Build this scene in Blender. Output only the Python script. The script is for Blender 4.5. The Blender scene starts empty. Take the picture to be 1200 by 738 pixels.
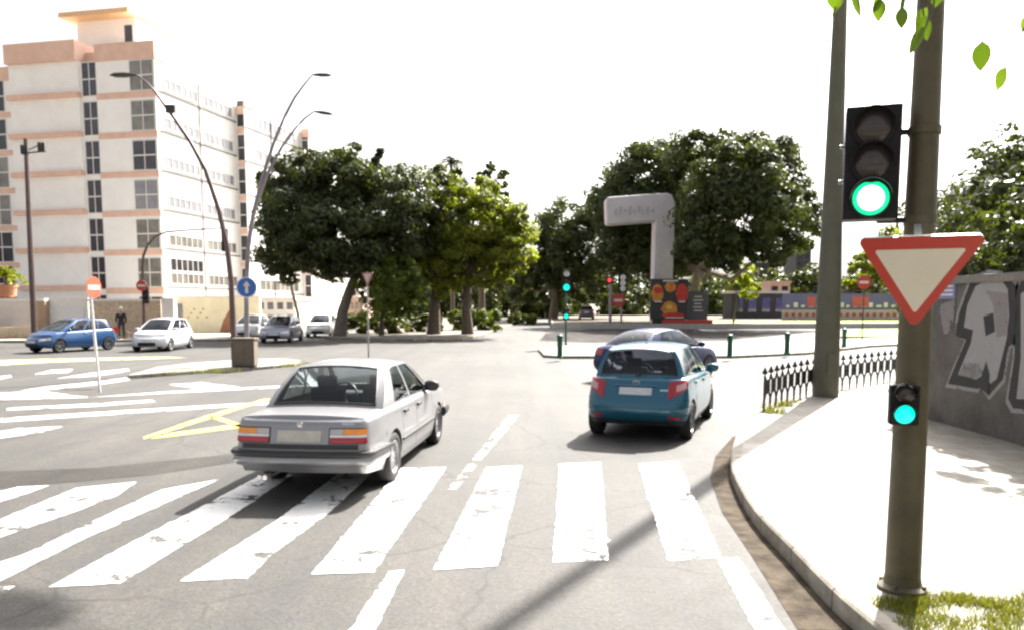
import bpy, bmesh, math, random
import numpy as np
from mathutils import Vector, Matrix
R = math.radians
PI = math.pi
random.seed(7)
scene = bpy.context.scene
COL = scene.collection

# ------------------------------------------------------------------ camera model
FPX, PY0, HOR, CAMH = 920.0, 445.0, 356.0, 2.15       # focal length, principal row, horizon row (1200 px wide frame), eye height
TH = math.atan((PY0 - HOR) / FPX)
def ray(px, py):
    u = (px - 600) / FPX; v = (PY0 - py) / FPX
    return Vector((u, math.cos(TH) + v * math.sin(TH), -math.sin(TH) + v * math.cos(TH)))
def gp(px, py, z=0.0):
    """where a sight line meets the horizontal plane z: used to measure the street plan"""
    d = ray(px, py); t = (z - CAMH) / d.z
    return Vector((d.x * t, d.y * t, z))
def pw(px, py, D):
    """where a sight line meets the upright plane y = D"""
    d = ray(px, py); t = D / d.y
    return Vector((d.x * t, D, CAMH + d.z * t))

# ------------------------------------------------------------------ materials
MATS = {}
def new_mat(name):
    m = bpy.data.materials.new(name); m.use_nodes = True
    nt = m.node_tree; nt.nodes.clear()
    out = nt.nodes.new('ShaderNodeOutputMaterial')
    return m, nt, out
def N(nt, typ, **kw):
    n = nt.nodes.new(typ)
    for k, v in kw.items():
        if k in n.inputs: n.inputs[k].default_value = v
        else: setattr(n, k, v)
    return n
def L(nt, a, b): nt.links.new(a, b)
def rgba(c): return (c[0], c[1], c[2], 1)
def pbr(name, col, rough=.6, metal=0., var=.12, scale=4., bump=0., bscale=60., spec=.5, coat=0., emit=None, estr=0., col2=None):
    """principled surface whose colour is mottled by noise"""
    if name in MATS: return MATS[name]
    m, nt, out = new_mat(name)
    p = N(nt, 'ShaderNodeBsdfPrincipled')
    p.inputs['Roughness'].default_value = rough; p.inputs['Metallic'].default_value = metal
    p.inputs['Specular IOR Level'].default_value = spec; p.inputs['Coat Weight'].default_value = coat
    p.inputs['Coat Roughness'].default_value = .08
    tc = N(nt, 'ShaderNodeTexCoord')
    no = N(nt, 'ShaderNodeTexNoise', Scale=scale, Detail=6., Roughness=.65)
    L(nt, tc.outputs['Object'], no.inputs['Vector'])
    rp = N(nt, 'ShaderNodeValToRGB')
    c2 = col2 or [min(1, c * (1 + var)) for c in col]
    rp.color_ramp.elements[0].position = .3; rp.color_ramp.elements[1].position = .72
    rp.color_ramp.elements[0].color = rgba([c * (1 - var) for c in col]); rp.color_ramp.elements[1].color = rgba(c2)
    L(nt, no.outputs['Fac'], rp.inputs['Fac']); L(nt, rp.outputs['Color'], p.inputs['Base Color'])
    if bump:
        nb = N(nt, 'ShaderNodeTexNoise', Scale=bscale, Detail=4.)
        L(nt, tc.outputs['Object'], nb.inputs['Vector'])
        b = N(nt, 'ShaderNodeBump', Strength=bump, Distance=.02)
        L(nt, nb.outputs['Fac'], b.inputs['Height']); L(nt, b.outputs['Normal'], p.inputs['Normal'])
    if emit:
        p.inputs['Emission Color'].default_value = rgba(emit); p.inputs['Emission Strength'].default_value = estr
    L(nt, p.outputs['BSDF'], out.inputs['Surface'])
    MATS[name] = m
    return m

def glass_mat(name, tint, refl=1.0):
    if name in MATS: return MATS[name]
    m, nt, out = new_mat(name)
    t = N(nt, 'ShaderNodeBsdfTransparent', Color=rgba(tint))
    g = N(nt, 'ShaderNodeBsdfGlossy', Color=(.95, .97, 1, 1), Roughness=.03)
    lw = N(nt, 'ShaderNodeFresnel', IOR=1.5)
    mu = N(nt, 'ShaderNodeMath', operation='MULTIPLY'); mu.inputs[1].default_value = refl
    mx = N(nt, 'ShaderNodeMixShader')
    L(nt, lw.outputs['Fac'], mu.inputs[0]); L(nt, mu.outputs[0], mx.inputs['Fac'])
    L(nt, t.outputs[0], mx.inputs[1]); L(nt, g.outputs[0], mx.inputs[2]); L(nt, mx.outputs[0], out.inputs['Surface'])
    MATS[name] = m
    return m

def leaf_mat(name, dark, light, transl=.35, tcol=None):
    if name in MATS: return MATS[name]
    m, nt, out = new_mat(name)
    at = N(nt, 'ShaderNodeAttribute', attribute_name='tint')
    rp = N(nt, 'ShaderNodeValToRGB')
    rp.color_ramp.elements[0].color = rgba(dark); rp.color_ramp.elements[1].color = rgba(light)
    L(nt, at.outputs['Fac'], rp.inputs['Fac'])
    p = N(nt, 'ShaderNodeBsdfPrincipled'); p.inputs['Roughness'].default_value = .5; p.inputs['Specular IOR Level'].default_value = .35
    L(nt, rp.outputs['Color'], p.inputs['Base Color'])
    tr = N(nt, 'ShaderNodeBsdfTranslucent')
    tm = N(nt, 'ShaderNodeMixRGB', blend_type='MULTIPLY'); tm.inputs[0].default_value = 1.
    tm.inputs[2].default_value = rgba(tcol or (2.2, 2.0, .5)); tm.use_clamp = False
    L(nt, rp.outputs['Color'], tm.inputs[1]); L(nt, tm.outputs[0], tr.inputs['Color'])
    mx = N(nt, 'ShaderNodeMixShader', Fac=transl)
    L(nt, p.outputs[0], mx.inputs[1]); L(nt, tr.outputs[0], mx.inputs[2]); L(nt, mx.outputs[0], out.inputs['Surface'])
    MATS[name] = m
    return m

def asphalt_mat(name, base, cracks=True, seed=0., rough=.5, spec=.35):
    m, nt, out = new_mat(name)
    tc = N(nt, 'ShaderNodeTexCoord')
    p = N(nt, 'ShaderNodeBsdfPrincipled'); p.inputs['Specular IOR Level'].default_value = spec
    mp = N(nt, 'ShaderNodeMapping'); mp.inputs['Location'].default_value = (seed, seed * 2, 0)
    L(nt, tc.outputs['Object'], mp.inputs['Vector'])
    v = mp.outputs['Vector']
    big = N(nt, 'ShaderNodeTexNoise', Scale=.22, Detail=5., Roughness=.6, Distortion=.6); L(nt, v, big.inputs['Vector'])
    r1 = N(nt, 'ShaderNodeValToRGB'); L(nt, big.outputs['Fac'], r1.inputs['Fac'])
    r1.color_ramp.elements[0].position = .3; r1.color_ramp.elements[1].position = .7
    r1.color_ramp.elements[0].color = rgba([c * .62 for c in base]); r1.color_ramp.elements[1].color = rgba([c * 1.42 for c in base])
    # streaks drawn out along the driving direction
    mp2 = N(nt, 'ShaderNodeMapping'); mp2.inputs['Scale'].default_value = (1.6, .12, 1); L(nt, v, mp2.inputs['Vector'])
    st = N(nt, 'ShaderNodeTexNoise', Scale=1., Detail=4.); L(nt, mp2.outputs['Vector'], st.inputs['Vector'])
    r2 = N(nt, 'ShaderNodeValToRGB'); L(nt, st.outputs['Fac'], r2.inputs['Fac'])
    r2.color_ramp.elements[0].position = .35; r2.color_ramp.elements[1].position = .65
    r2.color_ramp.elements[0].color = (.72, .72, .73, 1); r2.color_ramp.elements[1].color = (1.18, 1.15, 1.1, 1)
    m1 = N(nt, 'ShaderNodeMixRGB', blend_type='MULTIPLY'); m1.inputs[0].default_value = 1; L(nt, r1.outputs[0], m1.inputs[1]); L(nt, r2.outputs[0], m1.inputs[2])
    # aggregate speckle
    sp = N(nt, 'ShaderNodeTexVoronoi', Scale=48.); L(nt, v, sp.inputs['Vector'])
    r3 = N(nt, 'ShaderNodeValToRGB'); L(nt, sp.outputs['Color'], r3.inputs['Fac'])
    r3.color_ramp.elements[0].color = (.4, .4, .41, 1); r3.color_ramp.elements[1].color = (1.9, 1.84, 1.74, 1)
    m2 = N(nt, 'ShaderNodeMixRGB', blend_type='MULTIPLY'); m2.inputs[0].default_value = .8; L(nt, m1.outputs[0], m2.inputs[1]); L(nt, r3.outputs[0], m2.inputs[2])
    # mid-size mottling, sand and rubber
    md = N(nt, 'ShaderNodeTexNoise', Scale=3.2, Detail=8., Roughness=.72); L(nt, v, md.inputs['Vector'])
    r4 = N(nt, 'ShaderNodeValToRGB'); L(nt, md.outputs['Fac'], r4.inputs['Fac'])
    r4.color_ramp.elements[0].position = .32; r4.color_ramp.elements[1].position = .7
    r4.color_ramp.elements[0].color = (.66, .66, .68, 1); r4.color_ramp.elements[1].color = (1.32, 1.27, 1.18, 1)
    m3 = N(nt, 'ShaderNodeMixRGB', blend_type='MULTIPLY'); m3.inputs[0].default_value = 1; L(nt, m2.outputs[0], m3.inputs[1]); L(nt, r4.outputs[0], m3.inputs[2])
    last = m3.outputs[0]
    ov = N(nt, 'ShaderNodeTexNoise', Scale=.9, Detail=3., Roughness=.5, Distortion=1.2); L(nt, v, ov.inputs['Vector'])
    ro = N(nt, 'ShaderNodeValToRGB'); L(nt, ov.outputs['Fac'], ro.inputs['Fac']); ro.color_ramp.elements[0].position = .62; ro.color_ramp.elements[1].position = .74
    ro.color_ramp.elements[0].color = (1, 1, 1, 1); ro.color_ramp.elements[1].color = (.55, .55, .56, 1)
    mo = N(nt, 'ShaderNodeMixRGB', blend_type='MULTIPLY'); mo.inputs[0].default_value = 1; L(nt, last, mo.inputs[1]); L(nt, ro.outputs[0], mo.inputs[2]); last = mo.outputs[0]
    if cracks:
        dn = N(nt, 'ShaderNodeTexNoise', Scale=1.3, Detail=5.); L(nt, v, dn.inputs['Vector'])
        ad = N(nt, 'ShaderNodeMixRGB', blend_type='ADD'); ad.inputs[0].default_value = .55; L(nt, v, ad.inputs[1]); L(nt, dn.outputs['Color'], ad.inputs[2])
        vo = N(nt, 'ShaderNodeTexVoronoi', Scale=.42, feature='DISTANCE_TO_EDGE'); L(nt, ad.outputs[0], vo.inputs['Vector'])
        rc = N(nt, 'ShaderNodeValToRGB'); L(nt, vo.outputs['Distance'], rc.inputs['Fac'])
        rc.color_ramp.elements[0].position = .003; rc.color_ramp.elements[1].position = .012
        rc.color_ramp.elements[0].color = (.42, .42, .42, 1); rc.color_ramp.elements[1].color = (1, 1, 1, 1)
        gate = N(nt, 'ShaderNodeValToRGB'); L(nt, big.outputs['Fac'], gate.inputs['Fac'])
        gate.color_ramp.elements[0].position = .42; gate.color_ramp.elements[1].position = .54
        m4 = N(nt, 'ShaderNodeMixRGB', blend_type='MULTIPLY'); L(nt, gate.outputs[0], m4.inputs[0]); L(nt, last, m4.inputs[1]); L(nt, rc.outputs[0], m4.inputs[2])
        last = m4.outputs[0]
    L(nt, last, p.inputs['Base Color'])
    rr = N(nt, 'ShaderNodeMapRange'); L(nt, md.outputs['Fac'], rr.inputs['Value'])
    rr.inputs['To Min'].default_value = rough - .08; rr.inputs['To Max'].default_value = rough + .14
    L(nt, rr.outputs[0], p.inputs['Roughness'])
    b = N(nt, 'ShaderNodeBump', Strength=.2, Distance=.006); L(nt, sp.outputs['Distance'], b.inputs['Height']); L(nt, b.outputs[0], p.inputs['Normal'])
    L(nt, p.outputs[0], out.inputs['Surface'])
    MATS[name] = m
    return m

def paint_mat(name, col, wear=.45):
    """road paint flaking off: worn spots are open"""
    m, nt, out = new_mat(name)
    tc = N(nt, 'ShaderNodeTexCoord')
    p = N(nt, 'ShaderNodeBsdfPrincipled', Roughness=.55)
    n1 = N(nt, 'ShaderNodeTexNoise', Scale=2.2, Detail=9., Roughness=.75); L(nt, tc.outputs['Object'], n1.inputs['Vector'])
    r = N(nt, 'ShaderNodeValToRGB'); L(nt, n1.outputs['Fac'], r.inputs['Fac'])
    r.color_ramp.elements[0].position = wear - .12; r.color_ramp.elements[1].position = wear - .06
    n2 = N(nt, 'ShaderNodeTexNoise', Scale=9., Detail=5.); L(nt, tc.outputs['Object'], n2.inputs['Vector'])
    r2 = N(nt, 'ShaderNodeValToRGB'); L(nt, n2.outputs['Fac'], r2.inputs['Fac'])
    r2.color_ramp.elements[0].color = rgba([c * .78 for c in col]); r2.color_ramp.elements[1].color = rgba(col)
    L(nt, r2.outputs[0], p.inputs['Base Color'])
    t = N(nt, 'ShaderNodeBsdfTransparent')
    mx = N(nt, 'ShaderNodeMixShader'); L(nt, r.outputs[0], mx.inputs['Fac']); L(nt, t.outputs[0], mx.inputs[1]); L(nt, p.outputs[0], mx.inputs[2])
    L(nt, mx.outputs[0], out.inputs['Surface'])
    MATS[name] = m
    return m

def paving_mat(name, base, bw=.6, bh=.3, mortar=.012, rot=.0, dark=.6):
    m, nt, out = new_mat(name)
    tc = N(nt, 'ShaderNodeTexCoord')
    mp = N(nt, 'ShaderNodeMapping'); mp.inputs['Rotation'].default_value = (0, 0, rot); L(nt, tc.outputs['Object'], mp.inputs['Vector'])
    br = N(nt, 'ShaderNodeTexBrick'); L(nt, mp.outputs[0], br.inputs['Vector'])
    br.inputs['Scale'].default_value = 1; br.inputs['Brick Width'].default_value = bw; br.inputs['Row Height'].default_value = bh
    br.inputs['Mortar Size'].default_value = mortar
    br.inputs['Color1'].default_value = rgba([c * .9 for c in base]); br.inputs['Color2'].default_value = rgba([c * 1.1 for c in base])
    br.inputs['Mortar'].default_value = rgba([c * dark for c in base])
    no = N(nt, 'ShaderNodeTexNoise', Scale=1.7, Detail=8., Roughness=.7); L(nt, tc.outputs['Object'], no.inputs['Vector'])
    r = N(nt, 'ShaderNodeValToRGB'); L(nt, no.outputs['Fac'], r.inputs['Fac'])
    r.color_ramp.elements[0].position = .33; r.color_ramp.elements[1].position = .66
    r.color_ramp.elements[0].color = (.68, .64, .55, 1); r.color_ramp.elements[1].color = (1.1, 1.08, 1.05, 1)
    mm = N(nt, 'ShaderNodeMixRGB', blend_type='MULTIPLY'); mm.inputs[0].default_value = 1; L(nt, br.outputs[0], mm.inputs[1]); L(nt, r.outputs[0], mm.inputs[2])
    p = N(nt, 'ShaderNodeBsdfPrincipled', Roughness=.75); L(nt, mm.outputs[0], p.inputs['Base Color'])
    b = N(nt, 'ShaderNodeBump', Strength=.3, Distance=.01); L(nt, br.outputs['Fac'], b.inputs['Height']); b.invert = True
    L(nt, b.outputs[0], p.inputs['Normal']); L(nt, p.outputs[0], out.inputs['Surface'])
    MATS[name] = m
    return m

# ------------------------------------------------------------------ mesh builder
class MB:
    def __init__(s): s.v = []; s.f = []; s.mi = []
    def add(s, vs, fs, mi=0):
        o = len(s.v); s.v += [tuple(v) for v in vs]
        s.f += [tuple(i + o for i in f) for f in fs]; s.mi += [mi] * len(fs); return s
    def box(s, c, d, rz=0., mi=0, M=None):
        x, y, z = d[0] / 2, d[1] / 2, d[2] / 2
        vs = [Vector(p) for p in ((-x,-y,-z),(x,-y,-z),(x,y,-z),(-x,y,-z),(-x,-y,z),(x,-y,z),(x,y,z),(-x,y,z))]
        rot = M or Matrix.Rotation(rz, 3, 'Z')
        vs = [rot @ v + Vector(c) for v in vs]
        return s.add(vs, [(0,3,2,1),(4,5,6,7),(0,1,5,4),(1,2,6,5),(2,3,7,6),(3,0,4,7)], mi)
    def b2(s, lo, hi, mi=0):
        return s.box([(a + b) / 2 for a, b in zip(lo, hi)], [abs(b - a) for a, b in zip(lo, hi)], mi=mi)
    def tube(s, pts, rad, n=10, mi=0, caps=True, sx=1.):
        pts = [Vector(p) for p in pts]
        if not isinstance(rad, (list, tuple)): rad = [rad] * len(pts)
        rings = []; up0 = None
        for i, p in enumerate(pts):
            t = (pts[min(i + 1, len(pts) - 1)] - pts[max(i - 1, 0)]).normalized()
            if up0 is None:
                a = Vector((1, 0, 0)) if abs(t.x) < .8 else Vector((0, 1, 0))
                up0 = (a - t * a.dot(t)).normalized()
            else: up0 = (up0 - t * up0.dot(t)).normalized()
            b = t.cross(up0)
            rings.append([p + (up0 * math.cos(2 * PI * k / n) + b * math.sin(2 * PI * k / n)) * rad[i] for k in range(n)])
        vs = [v for r in rings for v in r]; fs = []
        for i in range(len(pts) - 1):
            for k in range(n):
                a = i * n + k; b_ = i * n + (k + 1) % n
                fs.append((a, b_, b_ + n, a + n))
        if caps: fs += [tuple(reversed(range(n))), tuple(range(len(vs) - n, len(vs)))]
        return s.add(vs, fs, mi)
    def lathe(s, prof, n=24, M=None, mi=0, caps=True):
        """profile of (radius, height) spun about local z, then moved by the 4x4 M"""
        M = M or Matrix()
        vs = []; fs = []
        for r, h in prof:
            for k in range(n): vs.append(M @ Vector((r * math.cos(2*PI*k/n), r * math.sin(2*PI*k/n), h)))
        for i in range(len(prof) - 1):
            for k in range(n):
                a = i*n + k; b = i*n + (k+1) % n
                fs.append((a, b, b + n, a + n))
        if caps: fs += [tuple(reversed(range(n))), tuple(range(len(vs)-n, len(vs)))]
        return s.add(vs, fs, mi)
    def prism(s, poly, h, M=None, mi=0):
        """2-D polygon (counter-clockwise, local xy) extruded by h along local z"""
        M = M or Matrix(); n = len(poly)
        vs = [M @ Vector((x, y, 0)) for x, y in poly] + [M @ Vector((x, y, h)) for x, y in poly]
        fs = [tuple(reversed(range(n))), tuple(range(n, 2*n))] + [(i, (i+1) % n, (i+1) % n + n, i + n) for i in range(n)]
        return s.add(vs, fs, mi)
    def sheet(s, poly, mi=0): return s.add(poly, [tuple(range(len(poly)))], mi)
    def grid(s, rows, mi=0, flip=False):
        n = len(rows[0]); vs = [v for r in rows for v in r]; fs = []
        for i in range(len(rows) - 1):
            for k in range(n - 1):
                f = (i*n+k, i*n+k+1, (i+1)*n+k+1, (i+1)*n+k)
                fs.append(tuple(reversed(f)) if flip else f)
        return s.add(vs, fs, mi)
    def build(s, name, mats, parent=None, smooth=None, bevel=0., weld=False, loc=None, rz=0., fixn=False, bang=35):
        me = bpy.data.meshes.new(name)
        me.from_pydata(s.v, [], s.f)
        for m in (mats if isinstance(mats, (list, tuple)) else [mats]): me.materials.append(m)
        me.polygons.foreach_set('material_index', s.mi)
        if weld or fixn:
            bm = bmesh.new(); bm.from_mesh(me)
            if weld: bmesh.ops.remove_doubles(bm, verts=bm.verts, dist=1e-4)
            if fixn: bmesh.ops.recalc_face_normals(bm, faces=bm.faces)
            bm.to_mesh(me); bm.free()
        if smooth:
            me.polygons.foreach_set('use_smooth', [True] * len(me.polygons)); me.set_sharp_from_angle(angle=R(smooth))
        me.update()
        o = bpy.data.objects.new(name, me); COL.objects.link(o)
        if parent: o.parent = parent
        if loc is not None: o.location = loc
        o.rotation_euler.z = rz
        if bevel:
            b = o.modifiers.new('bevel', 'BEVEL'); b.width = bevel; b.segments = 2; b.limit_method = 'ANGLE'; b.angle_limit = R(bang)
        return o
def tag(o, label=None, cat=None, group=None, kind=None):
    if label: o['label'] = label
    if cat: o['category'] = cat
    if group: o['group'] = group
    if kind: o['kind'] = kind
    return o
def thing(name, label, cat, loc=(0, 0, 0), rz=0., group=None):
    o = bpy.data.objects.new(name, None); COL.objects.link(o); o.empty_display_size = .2
    o.location = loc; o.rotation_euler.z = rz
    return tag(o, label, cat, group)
def copy_thing(o, loc, rz=None, label=None, parent=None):
    c = o.copy(); COL.objects.link(c)
    if parent: c.parent = parent
    else:
        c.location = loc
        if rz is not None: c.rotation_euler.z = rz
        if label: c['label'] = label
    for ch in list(o.children): copy_thing(ch, None, parent=c)
    return c
def lerp(a, b, t): return a + (b - a) * t
def T(x, y, z): return Matrix.Translation((x, y, z))
FACE_CAM = Matrix.Rotation(R(90), 4, 'X')          # local xy plane stands up, local z looks towards -y
# ------------------------------------------------------------------ world, sun, camera
SUN_EL, SUN_AZ = R(44), R(30)                       # azimuth measured from +Y towards +X
w = bpy.data.worlds.new("World"); scene.world = w; w.use_nodes = True
nt = w.node_tree; nt.nodes.clear()
sky = nt.nodes.new('ShaderNodeTexSky'); sky.sky_type = 'NISHITA'; sky.sun_disc = False
sky.sun_elevation = SUN_EL; sky.sun_rotation = SUN_AZ; sky.dust_density = 7.0; sky.air_density = .7; sky.ozone_density = .3
bg = nt.nodes.new('ShaderNodeBackground'); bg.inputs['Strength'].default_value = .09
wo = nt.nodes.new('ShaderNodeOutputWorld'); hz = nt.nodes.new('ShaderNodeHueSaturation'); hz.inputs['Saturation'].default_value = .3; nt.links.new(sky.outputs[0], hz.inputs['Color']); nt.links.new(hz.outputs[0], bg.inputs[0]); nt.links.new(bg.outputs[0], wo.inputs[0])
sd = bpy.data.lights.new('sun', 'SUN'); sd.energy = 5.0; sd.angle = R(.6); sd.color = (1, .96, .89)
so = bpy.data.objects.new('sun', sd); COL.objects.link(so)
sdir = Vector((math.sin(SUN_AZ) * math.cos(SUN_EL), math.cos(SUN_AZ) * math.cos(SUN_EL), math.sin(SUN_EL)))
so.rotation_euler = sdir.to_track_quat('Z', 'Y').to_euler(); so.location = (20, 30, 40)
cd = bpy.data.cameras.new('camera'); co = bpy.data.objects.new('camera', cd); COL.objects.link(co)
cd.sensor_width = 36; cd.lens = 36 * FPX / 1200; cd.shift_y = (PY0 - 369) / 1200; cd.clip_end = 6000; cd.clip_start = .05
co.location = (0, 0, CAMH); co.rotation_euler = (R(90) - TH, 0, 0); scene.camera = co
vs = scene.view_settings; vs.view_transform = 'Standard'; vs.look = 'None'; vs.exposure = 1.85; vs.gamma = 1; vs.use_curve_mapping = False
scene.render.engine = 'CYCLES'
scene.cycles.max_bounces = 6; scene.cycles.diffuse_bounces = 3; scene.cycles.glossy_bounces = 3; scene.cycles.transparent_max_bounces = 12
scene.cycles.use_denoising = True
scene.cycles.pixel_filter_type = 'BLACKMAN_HARRIS'; scene.cycles.filter_width = 2.5
scene.cycles.sample_clamp_indirect = 6

# ------------------------------------------------------------------ ground and roads
ASPH = asphalt_mat('asphalt', (.0315, .030, .028), rough=.80, spec=.72)
ASPH_B = asphalt_mat('asphalt_patch', (.026, .024, .0225), cracks=False, seed=7.3, rough=.8)
WHITE = paint_mat('road_paint_white', (.80, .79, .76), .53)
WHITE_W = paint_mat('road_paint_worn', (.74, .73, .70), .60)
YELL = paint_mat('road_paint_yellow', (.72, .58, .12), .46)
YELL_W = paint_mat('road_paint_yellow_worn', (.66, .58, .26), .53)
PAVE = paving_mat('pavement_slabs', (.27, .255, .23), .4, .4, .008)
PAVE3 = paving_mat('park_paving', (.13, .105, .08), .6, .6, .01)
PAVE2 = paving_mat('plaza_slabs', (.46, .42, .38), .6, .6, .01)
def kerb_mat(name, base, stone=.95):
    """kerb stones: each stone its own tone, dark joints between them"""
    m, nt, out = new_mat(name)
    at = N(nt, 'ShaderNodeAttribute', attribute_name='run')
    dv = N(nt, 'ShaderNodeMath', operation='DIVIDE'); dv.inputs[1].default_value = stone; L(nt, at.outputs['Fac'], dv.inputs[0])
    fr = N(nt, 'ShaderNodeMath', operation='FRACT'); L(nt, dv.outputs[0], fr.inputs[0])
    fl = N(nt, 'ShaderNodeMath', operation='FLOOR'); L(nt, dv.outputs[0], fl.inputs[0])
    wn = N(nt, 'ShaderNodeTexWhiteNoise', noise_dimensions='1D'); L(nt, fl.outputs[0], wn.inputs['W'])
    r1 = N(nt, 'ShaderNodeValToRGB'); L(nt, wn.outputs['Value'], r1.inputs['Fac'])
    r1.color_ramp.elements[0].color = rgba([c * .78 for c in base]); r1.color_ramp.elements[1].color = rgba([c * 1.15 for c in base])
    jt = N(nt, 'ShaderNodeMath', operation='GREATER_THAN'); jt.inputs[1].default_value = .018; L(nt, fr.outputs[0], jt.inputs[0])
    tc = N(nt, 'ShaderNodeTexCoord'); no = N(nt, 'ShaderNodeTexNoise', Scale=5., Detail=8., Roughness=.7); L(nt, tc.outputs['Object'], no.inputs['Vector'])
    r2 = N(nt, 'ShaderNodeValToRGB'); L(nt, no.outputs['Fac'], r2.inputs['Fac']); r2.color_ramp.elements[0].position = .3; r2.color_ramp.elements[1].position = .65
    r2.color_ramp.elements[0].color = (.5, .46, .4, 1); r2.color_ramp.elements[1].color = (1.08, 1.06, 1.03, 1)
    a = N(nt, 'ShaderNodeMixRGB', blend_type='MULTIPLY'); a.inputs[0].default_value = 1; L(nt, r1.outputs[0], a.inputs[1]); L(nt, r2.outputs[0], a.inputs[2])
    b = N(nt, 'ShaderNodeMixRGB'); b.inputs[1].default_value = (.04, .035, .03, 1); L(nt, jt.outputs[0], b.inputs[0]); L(nt, a.outputs[0], b.inputs[2])
    p = N(nt, 'ShaderNodeBsdfPrincipled', Roughness=.85); p.inputs['Specular IOR Level'].default_value = .3; L(nt, b.outputs[0], p.inputs['Base Color']); L(nt, p.outputs[0], out.inputs['Surface'])
    return m
KERB = kerb_mat('kerb_stone', (.34, .32, .28))
SOIL = pbr('soil', (.10, .08, .055), .95, var=.3, scale=2, bump=.5)
TERR = pbr('terrain_earth', (.22, .19, .14), .95, var=.25, scale=.2)
LAWN = pbr('lawn_grass', (.30, .36, .03), .9, var=.3, scale=3, bump=.6, bscale=30)

def struct(o): return tag(o, kind='structure')
def sheet(name, pts, z, mat):
    m = MB(); m.sheet([(p[0], p[1], z) for p in pts]); return struct(m.build(name, mat))
struct(MB().sheet([(-2500, -600, -.03), (2500, -600, -.03), (2500, 3500, -.03), (-2500, 3500, -.03)]).build('ground', TERR))
# the road is finely gridded only so that it is one sheet of its own
struct(MB().sheet([(-70, -20, 0), (70, -20, 0), (70, 170, 0), (-70, 170, 0)]).build('road', ASPH))

def slab(name, pts, h, mat, kerb=None, kw=.14, label=None):
    """raised pavement: slab top plus a kerb band round its edge"""
    pts = [Vector((p[0], p[1])) for p in pts]
    a = sum(pts[i].x * pts[(i+1) % len(pts)].y - pts[(i+1) % len(pts)].x * pts[i].y for i in range(len(pts)))
    if a < 0: pts.reverse()
    n = len(pts); inn = []
    for i in range(n):
        e0 = (pts[i] - pts[i-1]).normalized(); e1 = (pts[(i+1) % n] - pts[i]).normalized()
        n0 = Vector((-e0.y, e0.x)); n1 = Vector((-e1.y, e1.x)); b = (n0 + n1).normalized()
        inn.append(pts[i] + b * kw / max(.35, b.dot(n0)))
    m = MB(); m.sheet([(p.x, p.y, h - .006) for p in inn]); struct(m.build(name, mat))
    k = MB(); ch = .02
    def ring(P, z): return [(p.x, p.y, z) for p in P]
    chm = [p.lerp(q, .15) for p, q in zip(pts, inn)]
    rows = [ring(pts, -.02), ring(pts, h - ch), ring(chm, h), ring(inn, h), ring(inn, h - .03)]
    rows = [r + [r[0]] for r in rows]
    k.grid(rows); ko = struct(k.build('kerb', kerb or KERB, smooth=30))
    run = [0.]
    for a, b in zip(pts, pts[1:] + pts[:1]): run.append(run[-1] + (b - a).length)
    at = ko.data.attributes.new('run', 'FLOAT', 'POINT'); at.data.foreach_set('value', np.tile(np.array(run, dtype=np.float32), len(rows)))

# near pavement on the right with its curved corner
kp = [(2.30, -8), (2.30, 4.0), gp(1000, 738), gp(965, 704), gp(925, 660), gp(885, 616), gp(864, 580), gp(856, 555), gp(859, 532), gp(869, 510), gp(892, 486),
      gp(920, 475), gp(948, 466), gp(984, 459), gp(1050, 447), gp(1110, 437), gp(1200, 427), (26, 27), (40, 29.5), (40, -8)]
def curve(P, i0, i1, n=5):
    """the stretch i0..i1 of a polyline rounded through its points"""
    P = [Vector((p[0], p[1])) for p in P]; out = P[:i0]
    for i in range(i0, i1):
        a, b, c, d = P[i-1], P[i], P[i+1], P[i+2]
        for k in range(n):
            t = k / n; out.append(.5 * ((2*b) + (c - a)*t + (2*a - 5*b + 4*c - d)*t*t + (3*b - a - 3*c + d)*t**3))
    return out + P[i1:]
slab('pavement', curve(kp, 2, 15), .16, PAVE)
# gutter of grit beside the kerb
gut = [gp(1000, 738), gp(925, 660), gp(885, 616), gp(864, 580), gp(856, 555), gp(859, 532), gp(869, 510), gp(858, 512), gp(838, 535), gp(832, 560), gp(846, 600), gp(880, 650), gp(935, 738)]
GRIT = pbr('gutter_grit', (.05, .038, .027), .95, var=.5, scale=5, bump=.6, bscale=70, spec=.1, col2=(.11, .088, .065))
sheet('gutter', gut, .004, GRIT)

sheet('road_patch_or_shade', [gp(632, 399), gp(640, 390), gp(700, 385), gp(958, 386.5), gp(962, 388.5), gp(930, 391), gp(850, 398.5), gp(760, 401), gp(690, 401)], .003, asphalt_mat('asphalt_tree_shade', (.045, .043, .044), cracks=False, seed=3.1, rough=.85, spec=.08))  # dark sheet: shade of the huge laurel put into the asphalt colour
# resurfaced strips in the left carriageway
sheet('road_patch_or_shade', [gp(0, 572), gp(0, 552), gp(110, 548), gp(270, 532), gp(285, 540), gp(180, 556)], .003, ASPH_B)

# traffic island by the lamps, cross-road island with the bollards, pavements and park
slab('traffic_island', [gp(150, 443), gp(200, 440), gp(240, 437), gp(292, 434), gp(345, 429), gp(352, 425), gp(330, 422.5), gp(280, 424), gp(225, 428), gp(185, 433)], .11, PAVE)
slab('traffic_island', [(1.3, 31.6), (2.0, 31.0), (8.8, 31.2), (12.5, 33.3), (18, 39.2), (26, 44), (40, 49), (40, 52), (26, 49.5), (17, 45), (8, 40.5), (2.4, 38.5), (1.2, 36)], .12, PAVE)
slab('pavement', [(-70, 43.2), (-30, 43.4), (-16.5, 45.5), (-15.5, 53), (-15.5, 130), (-70, 130)], .15, PAVE2)
slab('park_ground', [(-11.5, 60), (-11.5, 48.2), (-8, 46.4), (-4.6, 45.2), (-2.9, 46.2), (-1.9, 52), (-1.2, 64), (1.0, 90), (2, 150), (-11.5, 150)], .16, PAVE3)
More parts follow.
